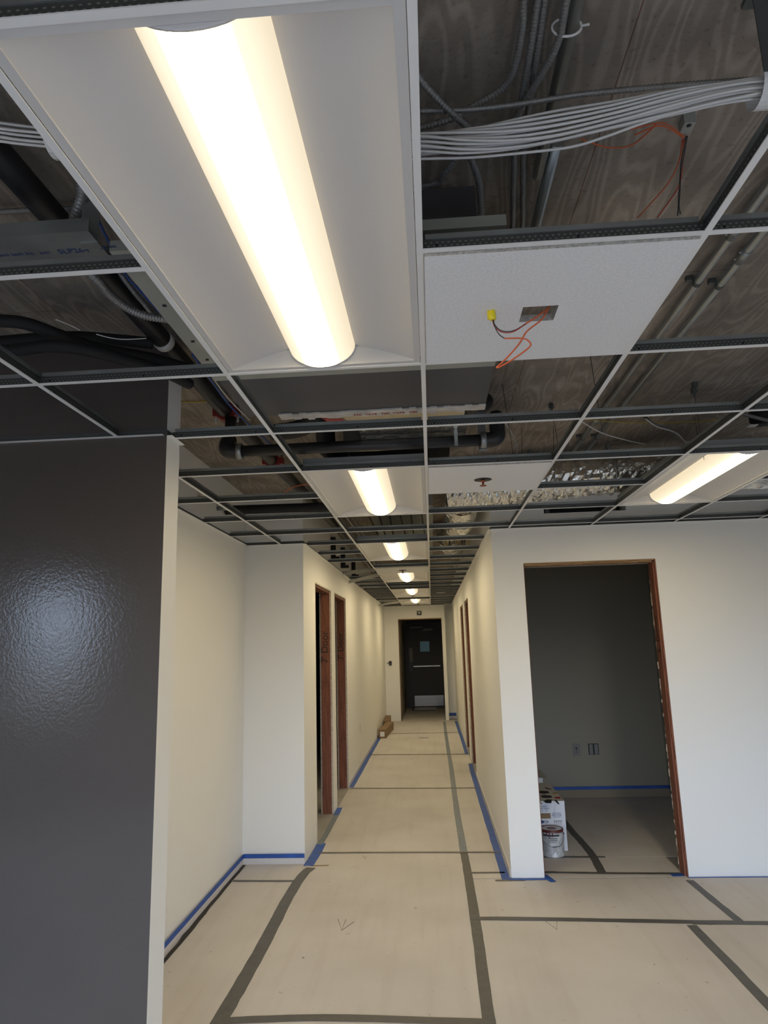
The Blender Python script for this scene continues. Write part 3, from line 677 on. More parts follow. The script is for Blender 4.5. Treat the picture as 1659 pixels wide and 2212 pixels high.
# ------------------------------------------------------------------ ceiling tiles
def tile_mb(xc, yc, hole=None):
    """tegular tile: lip rests on the flanges, face hangs a little lower; hole = x0,x1,y0,y1"""
    b = MB()
    for hw, z0, z1 in ((0.2945, G - 0.006, G + 0.0028), (0.300, G + 0.0029, G + 0.013)):
        x0, x1, y0, y1 = xc - hw, xc + hw, yc - hw, yc + hw
        fm = {'-x': 1, '+x': 1, '-y': 1, '+y': 1, '+z': 1}
        if hole:
            a, c, d_, e_ = hole
            b.box(x0, a, y0, y1, z0, z1, 0, fm).box(c, x1, y0, y1, z0, z1, 0, fm).box(a, c, y0, d_, z0, z1, 0, fm).box(a, c, e_, y1, z0, z1, 0, fm)
        else: b.box(x0, x1, y0, y1, z0, z1, 0, fm)
    return b
def tile(xc, r, lab, hole=None):
    t = thing('ceiling_tile', lab, 'ceiling tile', (xc, (r + 0.5) * P, G - 0.006), 'white ceiling tiles')
    tile_mb(xc, (r + 0.5) * P, hole).build('panel', ['tile', 'tile_edge'], t); return t
tile(P / 2, -1, 'white ceiling tile with a square cut-out and dangling orange wire', (0.258, 0.348, -0.340, -0.258))
tile(P / 2, 2, 'white ceiling tile with a dark round sprinkler hole at its middle')
tile(-P / 2, 9, 'white ceiling tile with a sprinkler between corridor light fixtures')
tile(-P / 2, 16, 'far white ceiling tile with a small device before the last fixture')
tile(-P / 2, 20, 'farthest white ceiling tile at the exit wall')
def sprinkler(x, y, lab):
    t = thing('fire_sprinkler', lab, 'sprinkler', (x, y, G - 0.04), 'pendant sprinkler heads'); z = G - 0.0065
    MB().lathe([(0.0, z - 0.001), (0.045, z - 0.002), (0.046, z), (0.0, z)], x, y, 20).build('escutcheon', 'plastic_black', t)
    MB().lathe([(0.0, z), (0.012, z - 0.001), (0.012, z - 0.012), (0.006, z - 0.014), (0.005, z - 0.03), (0.0, z - 0.03)], x, y, 12).build('body', 'bronze', t)
    MB().lathe([(0.0, z - 0.030), (0.018, z - 0.031), (0.018, z - 0.034), (0.0, z - 0.034)], x, y, 12).build('deflector', 'bronze', t)
sprinkler(0.293, 1.521, 'bronze sprinkler head in the dark hole of the second tile')
sprinkler(-P / 2, 9.5 * P, 'sprinkler head in the tile over the corridor')
sprinkler(-P / 2, 16.5 * P, 'tiny far sprinkler head before the last fixture')
sprinkler(-P / 2 + 0.05, 20.5 * P, 'orange bronze sprinkler head nearest the exit wall')

# orange wire and yellow connector dangling from the cut-out
t = thing('dangling_wire', 'orange wire loop with a yellow wire connector hanging from the tile cut-out', 'wire', (0.28, -0.29, 2.31))
def wirepts(px, y0, y1):
    k = len(px); return smooth([ay(a, c, y0 + (y1 - y0) * i / (k - 1)) for i, (a, c) in enumerate(px)], 6)
MB().tube([Vector((0.335, -0.30, 2.52))] + wirepts([(1188, 660), (1170, 690), (1138, 716), (1122, 742), (1096, 772), (1073, 794), (1092, 786), (1120, 768), (1145, 748), (1142, 737), (1128, 731), (1090, 731)], -0.30, -0.33), 0.0022, 8).build('orange_lead', 'orange_wire', t)
MB().tube([Vector((0.332, -0.30, 2.52))] + wirepts([(1186, 664), (1160, 684), (1136, 699)], -0.30, -0.32), 0.0022, 8).build('orange_lead', 'orange_wire', t)
MB().tube(wirepts([(1136, 699), (1110, 714), (1085, 715), (1069, 702), (1065, 684)], -0.32, -0.33), 0.0013, 6).build('black_lead', 'dark_wire', t)
MB().tube(wirepts([(1136, 700), (1108, 717), (1083, 717), (1067, 703), (1064, 684)], -0.321, -0.331), 0.0013, 6).build('red_lead', 'red_wire', t)
MB().tube(wirepts([(1090, 731), (1078, 722), (1068, 704), (1063, 685)], -0.33, -0.33), 0.0013, 6).build('black_lead', 'dark_wire', t)
q = ay(1063, 672, -0.33)
MB().lathe([(0.0, q.z - 0.024), (0.0085, q.z - 0.024), (0.0095, q.z - 0.016), (0.0085, q.z - 0.004), (0.0062, q.z + 0.026), (0.0, q.z + 0.029)], q.x, q.y, 8).box(q.x - 0.0125, q.x - 0.006, q.y - 0.003, q.y + 0.003, q.z - 0.022, q.z + 0.001).build('wire_connector', 'yellow_nut', t)

# ------------------------------------------------------------------ above the grid
def tubeobj(name, pts, r, material, label, cat, group=None, seg=8, rib=0, pitch=0.009, sm=True):
    return tag(MB().tube(smooth(pts, 8) if sm and len(pts) > 2 else pts, r, seg, 0, rib, pitch).build(name, material), label, cat, group)
# white data cable bundle crossing over the nearest fixture
NC = 24
HEXP = sorted([((a + 0.5 * (r_ % 2)) * 0.0076, r_ * 0.0067) for r_ in range(-4, 5) for a in range(-5, 6)], key=lambda q: q[0] ** 2 + q[1] ** 2)[:NC]
BPX = [az(a, c, 2.665) for a, c in ((-260, 262), (-100, 276), (0, 284), (90, 296), (300, 318), (600, 330), (800, 322), (910, 312), (1000, 304), (1100, 290), (1200, 272), (1320, 248), (1450, 220), (1560, 200), (1645, 188), (1760, 180), (1950, 176))]
for i in range(NC):
    hy, hz = HEXP[i]; pts = []
    for q, (x, y, z) in enumerate(BPX):
        w = 1.32 if 4 < q < 11 else (1.15 if q < 13 else 1.0)
        ro = 0.55 * math.sin(q * 0.8) + 0.12 * q; ca, sa_ = math.cos(ro), math.sin(ro)
        pts.append((x, y + (hy * ca - hz * sa_) * w * 1.12 + random.uniform(-.0005, .0005), z + (hy * sa_ + hz * ca) * w + random.uniform(-.0005, .0005)))
    tubeobj('data_cable', pts, 0.0031, 'cable_white', 'white data cable in the thick bundle above the nearest fixture', 'cable', 'white data cables in the bundle', seg=6)
tubeobj('data_cable', [az(a, c, 2.64) for a, c in ((700, 350), (910, 343), (1020, 340), (1130, 330), (1230, 318), (1300, 298), (1400, 262), (1500, 232), (1645, 200))], 0.0031, 'cable_white', 'single white data cable sagging below the bundle', 'cable', seg=6)
def hook(x, y, z, lab, up):
    t = thing('cable_hook', lab, 'bracket', (x, y, z), 'cable hooks')
    ring = [(x, y + 0.040 * math.cos(a), z + 0.040 * math.sin(a)) for a in [math.radians(d_) for d_ in range(150, 391, 15)]]
    b = MB()
    for p_, q_ in zip(ring, ring[1:]):
        o = len(b.v)
        for (vx, vy, vz) in (p_, q_):
            for dx in (-0.016, 0.016): b.v.append((vx + dx, vy, vz))
        b.face((o, o + 2, o + 3, o + 1)); 
    b.build('hook', 'plastic_white', t)
    MB().box(x - 0.017, x + 0.017, y - 0.043, y - 0.040, z, DECK - 0.001).build('strap', up, t)
    MB().box(x - 0.02, x + 0.02, y - 0.043, y - 0.003, DECK - 0.012, DECK - 0.001).build('clip', 'dark_steel', t)
hook(az(1648, 190, 2.665).x, az(1648, 190, 2.665).y, 2.665, 'galvanised bracket with white hook holding the right end of the cable bundle', 'dark_steel')
hook(az(128, 300, 2.665).x, az(128, 300, 2.665).y, 2.665, 'white hook holding the left end of the cable bundle', 'galv_dull')
# armoured flexible cables
MC = 'armoured electrical cables'
def mc(pts, label, r=0.0075): return tubeobj('armoured_cable', pts, r, 'mc_armor', label, 'cable', MC, seg=8, rib=0.13, pitch=0.0085)
zz = 2.80
mc([(0.17, -1.7, zz), (0.21, -0.95, zz), (0.222, -0.78, zz), (0.205, -0.66, zz), (0.13, -0.60, zz), (0.05, -0.57, zz - 0.01), (-0.25, -0.50, zz)], 'armoured cable bending left above the cable bundle, leftmost of the four')
mc([(0.215, -1.7, zz), (0.24, -0.95, zz), (0.245, -0.75, zz), (0.245, -0.50, zz), (0.262, -0.30, zz), (0.285, -0.05, zz), (0.30, 0.5, zz)], 'armoured cable running straight below the bundle, left of the pair')
mc([(0.235, -1.7, zz + 0.01), (0.256, -0.95, zz + 0.01), (0.262, -0.75, zz + 0.01), (0.272, -0.45, zz + 0.01), (0.295, -0.25, zz + 0.01), (0.315, -0.05, zz + 0.01), (0.33, 0.5, zz + 0.01)], 'armoured cable running straight below the bundle, right of the pair')
mc([(0.275, -1.7, zz - 0.02), (0.292, -0.92, zz - 0.02), (0.294, -0.78, zz - 0.020), (0.27, -0.68, zz - 0.015), (0.235, -0.58, zz - 0.018), (0.235, -0.5, zz - 0.02)], 'armoured cable curving beside the steel conduit, rightmost of the four')
mc([(-1.6, -0.80, 2.815), (-0.9, -0.78, 2.815)] + [az(a, c, 2.755) for a, c in ((780, 250), (910, 240), (1000, 238), (1100, 228), (1250, 205), (1400, 190), (1520, 180), (1660, 170), (1800, 160))], 'armoured cable running along the top of the white cable bundle', 0.006)
mc([(-0.3, -0.37, 2.76), (0.02, -0.42, 2.74), (0.07, -0.47, 2.735), (0.11, -0.53, 2.745)], 'armoured cable slanting under the bundle beside the nearest fixture')
mc([(0.13, -0.52, 2.74), (0.155, -0.45, 2.72), (0.165, -0.36, 2.70), (0.172, -0.335, 2.66), (0.15, -0.345, 2.62), (0.13, -0.35, 2.589)], 'armoured cable hooking down toward the unit beside the nearest fixture', 0.0085)
mc([(0.0, -0.76, 2.76), (0.03, -0.72, 2.75), (0.08, -0.66, 2.74), (0.14, -0.6, 2.73)], 'short armoured cable slanting at the fixture edge above the bundle')
mc([(-1.9, -0.30, 2.835), (-1.2, -0.31, 2.835), (-0.95, -0.30, 2.835), (-0.85, -0.29, 2.835), (-0.76, -0.28, 2.835)], 'armoured cable crossing behind the black pipe at the upper left')
mc([az(175, 395, 2.70), az(178, 420, 2.68), az(170, 445, 2.66), az(162, 470, 2.645), az(158, 492, 2.64)], 'thick armoured conduit looping beside the hanging strap', 0.013)
mc([az(150, 560, 2.66), az(205, 600, 2.63), az(235, 635, 2.62), az(275, 665, 2.61), az(315, 682, 2.60), az(365, 690, 2.60)], 'thick flexible conduit curving to the unit at the left', 0.0125)
mc([az(262, 560, 2.845), az(258, 585, 2.72), az(285, 625, 2.68), az(310, 655, 2.66), az(330, 680, 2.64)], 'thin armoured cable beside the blue cable at the left', 0.008)
# blue and red wires at the left
tubeobj('blue_wire', [az(175, 340, 2.76), az(186, 400, 2.74), az(195, 440, 2.73), az(270, 590, 2.70), az(300, 625, 2.68), az(345, 675, 2.65)], 0.0035, 'blue_cable', 'blue cable beside the nearest fixture at the upper left', 'wire', seg=6)
tubeobj('blue_wire', [az(415, 765, 2.66), az(455, 820, 2.66), az(490, 868, 2.66), az(525, 905, 2.66), az(590, 965, 2.66)], 0.004, 'blue_cable', 'blue cable running past the red coupling', 'wire', seg=6)
tubeobj('white_wire', [az(430, 770, 2.655), az(470, 830, 2.652), az(500, 868, 2.652), az(540, 908, 2.652)], 0.003, 'cable_white', 'white cable beside the blue cable at the red coupling', 'wire', seg=6)
tubeobj('red_lead', [az(310, 590, 2.70), az(335, 625, 2.68), az(360, 672, 2.66)], 0.002, 'red_wire', 'thin red wire beside the nearest fixture at the left', 'wire', seg=6)
# steel conduits
def conduit(x, y0, y1, z, r, label, joints=(), straps=()):
    t = thing('steel_conduit', label, 'conduit', (x, (y0 + y1) / 2, z - r), 'steel conduits under the deck')
    MB().tube([(x, y0, z), (x, y1, z)], r, 14).build('tube', 'emt', t)
    for y in joints:
        c_ = MB().tube([(x, y - 0.035, z), (x, y + 0.035, z)], r * 1.22, 14).build('coupling', 'galv', t)
        MB().tube([(x - r, y - 0.02, z), (x - r * 1.7, y - 0.02, z)], 0.004, 6).tube([(x - r, y + 0.02, z), (x - r * 1.7, y + 0.02, z)], 0.004, 6).build('set_screw', 'galv', c_)
    for y in straps:
        MB().tube([(x, y - 0.009, z), (x, y + 0.009, z)], r * 1.15, 14).box(x - r * 2.8, x - r, y - 0.009, y + 0.009, z + r * 0.5, DECK - 0.0005).build('strap', 'dark_steel', t)
conduit(0.985, -1.6, 3.16, 2.835, 0.0135, 'left one of the pair of steel conduits on the right', (0.02, 1.85), (0.33, 2.2))
conduit(1.075, -1.6, 3.16, 2.835, 0.0135, 'right one of the pair of steel conduits on the right', (0.17, 1.80), (0.36, 2.2))
conduit(0.318, -2.2, -0.35, 2.80, 0.015, 'single large steel conduit beside the armoured cables above the bundle')
conduit(0.352, -0.45, 0.9, 2.815, 0.015, 'continuation of the single steel conduit below the cable bundle')
# zip tie on the conduit
tag(MB().tube([(0.309 + 0.029 * math.cos(a), -0.795, 2.795 + 0.022 * math.sin(a)) for a in [2 * math.pi * k / 20 for k in range(21)]] + [(0.352, -0.80, 2.792)], 0.0026, 6).build('zip_tie', 'cable_white'), 'white zip tie around the steel conduit above the bundle', 'zip tie')
# junction box with orange wires on the deck at the right
jb = az(1485, 270, 2.84)
t = thing('junction_box', 'small metal box with orange wires on the deck at the right', 'junction box', (jb.x, jb.y, 2.83))
MB().box(jb.x - 0.014, jb.x + 0.014, jb.y - 0.018, jb.y + 0.02, 2.832, DECK).build('body', 'galv_dull', t)
MB().lathe([(0, 2.8312), (0.006, 2.8312), (0.006, 2.833)], jb.x, jb.y - 0.008, 10).build('knockout', 'plastic_black', t)
for i, pp in enumerate([[(1478, 295), (1440, 268), (1410, 268), (1360, 280)], [(1476, 298), (1450, 280), (1420, 272), (1370, 292)], [(1474, 302), (1466, 350), (1440, 400), (1378, 470)], [(1477, 300), (1473, 370), (1462, 410), (1420, 470)], [(1420, 265), (1395, 290), (1360, 315), (1310, 318), (1255, 300)]]):
    tubeobj('orange_lead', [az(a, c, 2.81 - 0.01 * i) for a, c in pp], 0.0019, 'orange_wire' if i != 3 else 'red_wire', ['upper orange wire running left from the deck box', 'lower orange wire running left from the deck box', 'orange wire hanging down from the deck box, left', 'red wire hanging down from the deck box, right', 'orange wire sagging below the cable bundle'][i], 'wire', 'orange wires at the deck box', seg=6)
for i, pp in enumerate([[(1482, 295), (1472, 350), (1468, 420), (1464, 465)], [(1484, 295), (1470, 380), (1466, 440), (1470, 462)]]):
    tubeobj('dark_wire', [az(a, c, 2.78) for a, c in pp], 0.0022, 'dark_wire', 'black wire hanging from the deck box', 'wire', 'black wires at the deck box', seg=6)
# metal stud track with printed lettering and strap at the upper left
ST = 2.56
t = thing('stud_track', 'galvanised metal track with blue printed lettering hung at the upper left', 'metal track', (-1.2, -0.5, ST))
sa, sb = az(0, 575, ST), az(0, 512, ST)
y0s, y1s = sa.y, sb.y
ylo, yhi = min(y0s, y1s), max(y0s, y1s)
MB().box(-1.9, -0.762, ylo, yhi, ST, ST + 0.0015).box(-1.9, -0.762, ylo, ylo + 0.0015, ST + 0.0015, ST + 0.035).box(-1.9, -0.762, yhi - 0.0015, yhi, ST + 0.0015, ST + 0.035).build('channel', 'galv', t)
place_text('SLP264', 0.026, 'ink_blue', (az(157, 540, ST).x, az(157, 542, ST).y, ST - 0.0006), (1, 0, 0), (0, -1, 0), t)
place_text('miami tech inc.', 0.018, 'ink_blue', (az(35, 555, ST).x, az(35, 549, ST).y, ST - 0.0006), (1, 0, 0), (0, -1, 0), t)
place_text('0427', 0.014, 'ink_blue', (az(100, 548, ST).x, az(100, 546, ST).y, ST - 0.0006), (1, 0, 0), (0, -1, 0), t)
place_text('10 FE', 0.020, 'ink_blue', (az(232, 533, ST).x, az(232, 535, ST).y, ST - 0.0006), (1, 0, 0), (0, -1, 0), t)
q = az(198, 529, ST)
tag(MB().box(q.x - 0.022, q.x + 0.022, q.y - 0.012, q.y + 0.01, ST - 0.004, ST - 0.0015).box(q.x - 0.022, q.x + 0.022, q.y - 0.0135, q.y - 0.012, ST - 0.004, DECK - 0.001).build('hanger_strap', 'galv'), 'flat metal strap holding the printed track from the deck', 'strap')
# black sprinkler main along the left, drop and cross pipe
SX, SZ = -0.975, 2.755
t = thing('sprinkler_main', 'black steel sprinkler main running lengthwise at the left above the grid', 'pipe', (SX, 3, SZ - 0.037))
MB().tube([(SX + 0.0, -3.0, SZ), (SX, 1.5, SZ), (SX + 0.06, 3.6, SZ), (-0.86, 6.0, SZ), (-0.86, 13.0, SZ)], 0.036, 16).build('pipe_run', 'steel_pipe', t)
def coupling(x, y, z, nm):
    c_ = MB()
    c_.tube([(x, y - 0.035, z), (x, y - 0.02, z), (x, y + 0.02, z), (x, y + 0.035, z)], 0.047, 16)
    for sg in (-1, 1): c_.box(x + sg * 0.047 - 0.018, x + sg * 0.047 + 0.018, y - 0.024, y + 0.024, z - 0.022, z + 0.018)
    o = c_.build('grooved_coupling', 'red_iron', t)
    MB().tube([(x - 0.055, y, z - 0.05), (x - 0.055, y, z + 0.035)], 0.007, 6).tube([(x + 0.055, y, z - 0.05), (x + 0.055, y, z + 0.035)], 0.007, 6).build('bolt', 'galv', o)
coupling(SX, 1.20, SZ, 0); coupling(SX + 0.02, 2.12, SZ, 1)
MB().tube([(SX, 0.36, SZ), (SX, 0.40, SZ)], 0.0385, 16).build('band', 'plastic_white', t)
pz, py_ = 2.522, 1.10
pl, pr_ = ay(488, 965, py_).x, ay(1075, 935, py_).x
t = thing('cross_pipe', 'black threaded pipe with elbows crossing above the grid', 'pipe', ((pl + pr_) / 2, py_, pz - 0.03))
MB().tube([(pl + 0.02, py_, pz), (pr_ - 0.02, py_, pz)], 0.027, 14).build('pipe_run', 'steel_pipe', t)
def elbow(x, sg, top, dy):
    pts = smooth([(x + sg * 0.07, py_, pz), (x + sg * 0.03, py_, pz), (x + sg * 0.004, py_, pz + 0.012), (x, py_ + dy * 0.3, pz + 0.05), (x, py_ + dy, pz + 0.075)], 5)
    MB().tube(pts, 0.036, 14).build('elbow', 'steel_pipe', t)
    MB().tube([(x + sg * 0.055, py_, pz), (x + sg * 0.08, py_, pz)], 0.0385, 14).build('collar', 'galv', t)
    MB().tube([(x, py_ + dy, pz + 0.06), (x, py_ + dy * 1.2, top)], 0.027, 14).build('riser', 'steel_pipe', t)
elbow(pl, 1, SZ - 0.04, 0.06); elbow(pr_, -1, 2.66, 0.02)
MB().box(az(988, 940, 2.5).x - 0.008, az(988, 940, 2.5).x + 0.008, py_ - 0.030, py_ - 0.0285, pz - 0.03, 2.60).build('hanger_band', 'galv', t)
q = ay(1043, 975, 1.16)
tag(MB().box(q.x - 0.018, q.x + 0.018, 1.16, 1.165, 2.485, 2.70).box(q.x - 0.018, q.x + 0.018, 1.13, 1.165, 2.486, 2.489).box(q.x - 0.01, q.x + 0.01, 1.155, 1.16, 2.50, 2.52).build('pipe_bracket', 'galv'), 'galvanised bracket beside the right elbow of the cross pipe', 'bracket')
# black insulated lines at the left
for pts, lab in [([az(-120, 690, 2.67), az(0, 693, 2.67), az(60, 700, 2.67), az(130, 725, 2.66), az(210, 752, 2.66), az(330, 775, 2.655), az(400, 795, 2.655)], 'upper black insulated pipe curving at the left'),
                 ([az(-120, 750, 2.73), az(0, 738, 2.73), az(150, 728, 2.72), az(260, 735, 2.715), az(330, 742, 2.71)], 'middle black insulated pipe at the left, straightest of three'),
                 ([az(-120, 760, 2.60), az(0, 760, 2.60), az(110, 748, 2.60), az(190, 757, 2.60), az(280, 780, 2.60), az(360, 806, 2.60), az(410, 830, 2.60)], 'lowest black insulated pipe sagging at the left')]:
    o = tubeobj('insulated_pipe', pts, 0.021, 'foam_black', lab, 'pipe', 'black insulated pipes', seg=12)
    if lab.startswith('upper'): PIPE_UP = o
for pp in ([(120, 690), (150, 702), (172, 713)], [(208, 722), (240, 730), (270, 733), (316, 731)]):
    MB().tube(smooth([az(a, c, 2.638) for a, c in pp], 6), 0.0015, 6).build('white_stripe', 'cable_white', PIPE_UP)

# fan coil unit with dark plenum and foil wrapped ducts above the bay past the nearest fixture
UZ = 2.55
t = thing('fan_coil_unit', 'metal air handling unit with dark plenum and foil wrapped duct above the grid', 'air handler', (-0.25, 0.3, UZ))
bd = MB().box(-0.745, 0.205, -0.52, 0.255, UZ, UZ + 0.028).build('casing', 'galv_dull', t)
MB().box(-0.73, 0.16, -0.30, 0.30, UZ + 0.0285, 2.82).build('cabinet', 'unit_dark', t)
MB().box(-0.745, 0.251, 0.256, 0.301, UZ - 0.002, UZ + 0.02).build('flange', 'galv_dull', bd)
scr = MB()
for y in (-0.45, -0.25, -0.02, 0.12, 0.24): scr.lathe([(0, UZ - 0.004), (0.006, UZ - 0.003), (0.006, UZ - 0.0005)], -0.715, y, 8)
scr.build('screws', 'plastic_black', bd)
MB().box(-0.735, 0.250, 0.302, 0.70, UZ, 2.82).build('plenum', 'unit_dark', t)
b = MB(); xe = 30
for i in range(xe):
    x0 = -0.60 + 0.85 * i / xe; b.box(x0, x0 + 0.85 / xe, 0.69 - random.uniform(0, 0.012), 0.735 + random.uniform(0, 0.02), UZ - 0.006 - random.uniform(0, 0.002), UZ - 0.001)
b.build('sealing_tape', 'paper_wrap', t)
place_text('FSK  TAPE   FSK  TAPE   FSK', 0.022, 'ink_red', (-0.16, 0.722, UZ - 0.0092), (1, 0, 0), (0, -1, 0), t)
MB().box(-0.42, 0.17, 0.70, 0.95, UZ + 0.006, 2.82).build('duct_wrap', 'foil_bubble', t)
b = MB()
for i in range(10): b.quad((-0.45 + 0.006 * i, 0.72 + 0.02 * i, UZ + 0.001), (-0.37 + 0.006 * i, 0.72 + 0.02 * i, UZ - 0.001), (-0.365 + 0.006 * i, 0.735 + 0.02 * i, UZ + 0.0), (-0.445 + 0.006 * i, 0.735 + 0.02 * i, UZ + 0.002))
b.build('red_tape', 'ink_red', t)
MB().box(-0.30, 0.19, 0.952, 1.22, UZ + 0.012, 2.80).build('duct_collar', 'foil', t)
MB().box(-0.40, 0.125, 1.222, 1.95, UZ + 0.03, 2.80).build('supply_duct', 'unit_dark', t)
for (x, y, z, r, lab) in [(0.26, 0.86, 2.64, 0.045, 'r'), (-0.55, 0.92, 2.66, 0.06, 'l')]:
    pass
tubeobj('flexible_hose', [(0.205, 0.76, 2.61), (0.225, 0.84, 2.61), (0.26, 0.92, 2.625), (0.285, 1.0, 2.68), (0.25, 1.15, 2.75), (0.24, 1.3, 2.83)], 0.030, 'foam_black', 'black hose bending at the right of the air handler', 'hose', seg=12)
tubeobj('flexible_hose', [(-0.58, 0.73, 2.66), (-0.54, 0.85, 2.65), (-0.50, 1.0, 2.66), (-0.56, 1.2, 2.68), (-0.66, 1.35, 2.70), (-0.8, 1.5, 2.74)], 0.045, 'foam_black', 'thick black hose curling left of the air handler duct', 'hose', seg=12)
tubeobj('flexible_hose', [(-0.50, 1.28, 2.80), (-0.52, 1.45, 2.68), (-0.53, 1.6, 2.66), (-0.50, 1.9, 2.70)], 0.05, 'foam_black', 'black hose beyond the cross pipe left of the supply duct', 'hose', seg=12)

# foil flexible ducts
def flex(pts, r, label):
    t = thing('foil_duct', label, 'duct', pts[0], 'silver foil flexible ducts')
    p = smooth(pts, 24); b = MB(); seg = 34; k = len(p); up = Vector((0, 0, 1))
    for i, q in enumerate(p):
        tg = (p[min(i + 1, k - 1)] - p[max(i - 1, 0)]).normalized(); sd = tg.cross(up).normalized(); u2 = sd.cross(tg)
        for a in range(seg):
            an = 2 * math.pi * a / seg; rr = r * (1 + random.uniform(-0.05, 0.04) + (0.02 if i % 4 < 2 else -0.02))
            b.v.append(tuple(q + sd * rr * math.cos(an) + u2 * rr * math.sin(an)))
    for i in range(k - 1):
        for a in range(seg):
            c_ = (a + 1) % seg; b.face((i * seg + a, i * seg + c_, (i + 1) * seg + c_, (i + 1) * seg + a))
    b.build('jacket', 'foil', t)
    hx, hy, hz = p[k // 2]
    MB().tube([(hx + r * 1.07 * math.cos(a) * (1 if abs(pts[0][1] - pts[-1][1]) > abs(pts[0][0] - pts[-1][0]) else 0), hy + r * 1.07 * math.cos(a) * (0 if abs(pts[0][1] - pts[-1][1]) > abs(pts[0][0] - pts[-1][0]) else 1), hz + r * 1.07 * math.sin(a)) for a in [2 * math.pi * q_ / 24 for q_ in range(25)]], 0.004, 6).box(hx - 0.012, hx + 0.012, hy - 0.012, hy + 0.012, hz + r * 1.05, DECK).build('hanger_band', 'galv', t)
flex([(3.4, 2.52, 2.665), (2.4, 2.50, 2.66), (1.7, 2.42, 2.66), (1.2, 2.44, 2.66), (0.8, 2.55, 2.655), (0.45, 2.66, 2.65), (0.15, 2.70, 2.65)], 0.135, 'silver foil duct running sideways before the upper white wall')
flex([(0.26, 3.05, 2.66), (0.27, 3.4, 2.655), (0.28, 3.8, 2.65), (0.27, 4.3, 2.66)], 0.125, 'crumpled silver foil duct over the mouth of the corridor')
flex([(0.19, 5.0, 2.68), (0.22, 5.4, 2.66), (0.29, 5.9, 2.66)], 0.10, 'short silver foil duct deeper in the corridor')
# dark duct behind the hole in the upper wall
tag(MB().box(HX0 + 0.01, HX1 - 0.01, YR + W + 0.013, YR + W + 0.2, HZ0 - 0.02, HZ1 + 0.05).build('transfer_duct', 'foam_black'), 'dark duct end behind the slot high in the white wall', 'duct')
for x in (0.90, 1.40):
    tag(MB().box(x, x + 0.03, YR + 0.05, YR + 0.08, HZ0, HZ1).build('wall_stud', 'dark_steel'), ['metal stud at the left end of the high wall slot', 'metal stud at the right end of the high wall slot'][x > 1], 'stud')

# hanger wires, clips and loose wires over the right bays
for i, (a, c) in enumerate([((1190, 868), (1186, 930)), ((1498, 838), (1495, 885)), ((1085, 830), (1060, 880)), ((1275, 770), (1258, 850)), ((1500, 900), (1470, 965)), ((1127, 925), (1108, 985)), ((1195, 920), (1176, 985))]):
    p0 = az(*a, DECK - 0.001); p1 = Vector((p0.x + random.uniform(-0.03, 0.03), p0.y + random.uniform(-0.05, 0.05), G + 0.045))
    tubeobj('hanger_wire', [p0, p1], 0.0014, 'dark_wire', 'thin steel hanger wire from the deck to the grid', 'wire', 'hanger wires', seg=5, sm=False)
for i, a in enumerate([(1190, 872), (1498, 838), (1145, 972), (1500, 826)]):
    q = az(*a, DECK)
    tag(MB().box(q.x - 0.012, q.x + 0.012, q.y - 0.012, q.y + 0.012, DECK - 0.03, DECK - 0.0005).box(q.x - 0.005, q.x + 0.005, q.y - 0.004, q.y + 0.004, DECK - 0.05, DECK - 0.03).build('deck_clip', 'dark_steel'), 'small dark hanger clip fixed to the deck over the right bays', 'clip', 'deck hanger clips')
tubeobj('white_wire', [az(1090, 912, 2.66), az(1105, 935, 2.64), az(1115, 960, 2.62), az(1117, 978, 2.60)], 0.0028, 'cable_white', 'white cable curving down beside the right elbow', 'wire', seg=6)
tubeobj('white_wire', [az(1255, 910, 2.60), az(1300, 935, 2.62), az(1350, 950, 2.65), az(1395, 960, 2.70)], 0.0028, 'cable_white', 'white cable crossing the right middle bay', 'wire', seg=6)
tubeobj('white_wire', [az(1395, 905, 2.68), az(1420, 922, 2.66), az(1460, 935, 2.64), az(1484, 958, 2.60)], 0.0028, 'cable_white', 'white cable curving over the armoured cable at the right', 'wire', seg=6)
mc([az(1388, 893, 2.852), az(1397, 905, 2.76), az(1415, 918, 2.70), az(1455, 932, 2.68), az(1480, 955, 2.62), az(1487, 970, 2.58)], 'armoured cable arching over the right middle bays', 0.0085)
tubeobj('yellow_wire', [az(1258, 905, 2.80), az(1350, 912, 2.80), az(1480, 912, 2.80), az(1560, 905, 2.80), az(1620, 895, 2.80)], 0.003, 'yellow_wire', 'yellow line along the deck over the right bays', 'wire', seg=6)
tubeobj('yellow_wire', [az(360, 868, 2.85), az(420, 868, 2.85), az(470, 866, 2.85)], 0.004, 'yellow_wire', 'yellow line along the deck at the left', 'wire', seg=6)
# device hanging at the right edge
q = az(1635, 905, 2.72)
t = thing('hanging_device', 'dark round device with a white tag above the right fixture', 'device', (q.x, q.y, 2.68))
MB().lathe([(0, 2.69), (0.05, 2.69), (0.065, 2.71), (0.065, 2.76), (0, 2.76)], q.x + 0.03, q.y, 18).build('body', 'foam_black', t)
MB().box(q.x - 0.05, q.x - 0.005, q.y - 0.02, q.y + 0.02, 2.682, 2.686).build('tag_plate', 'plastic_white', t)
MB().tube([(q.x + 0.03, q.y, 2.76), (q.x + 0.03, q.y, DECK)], 0.006, 6).build('rod', 'dark_steel', t)
mc([az(1600, 893, 2.68), az(1625, 900, 2.67), az(1659, 908, 2.66), az(1720, 915, 2.66)], 'armoured cable passing the dark device at the right edge', 0.009)

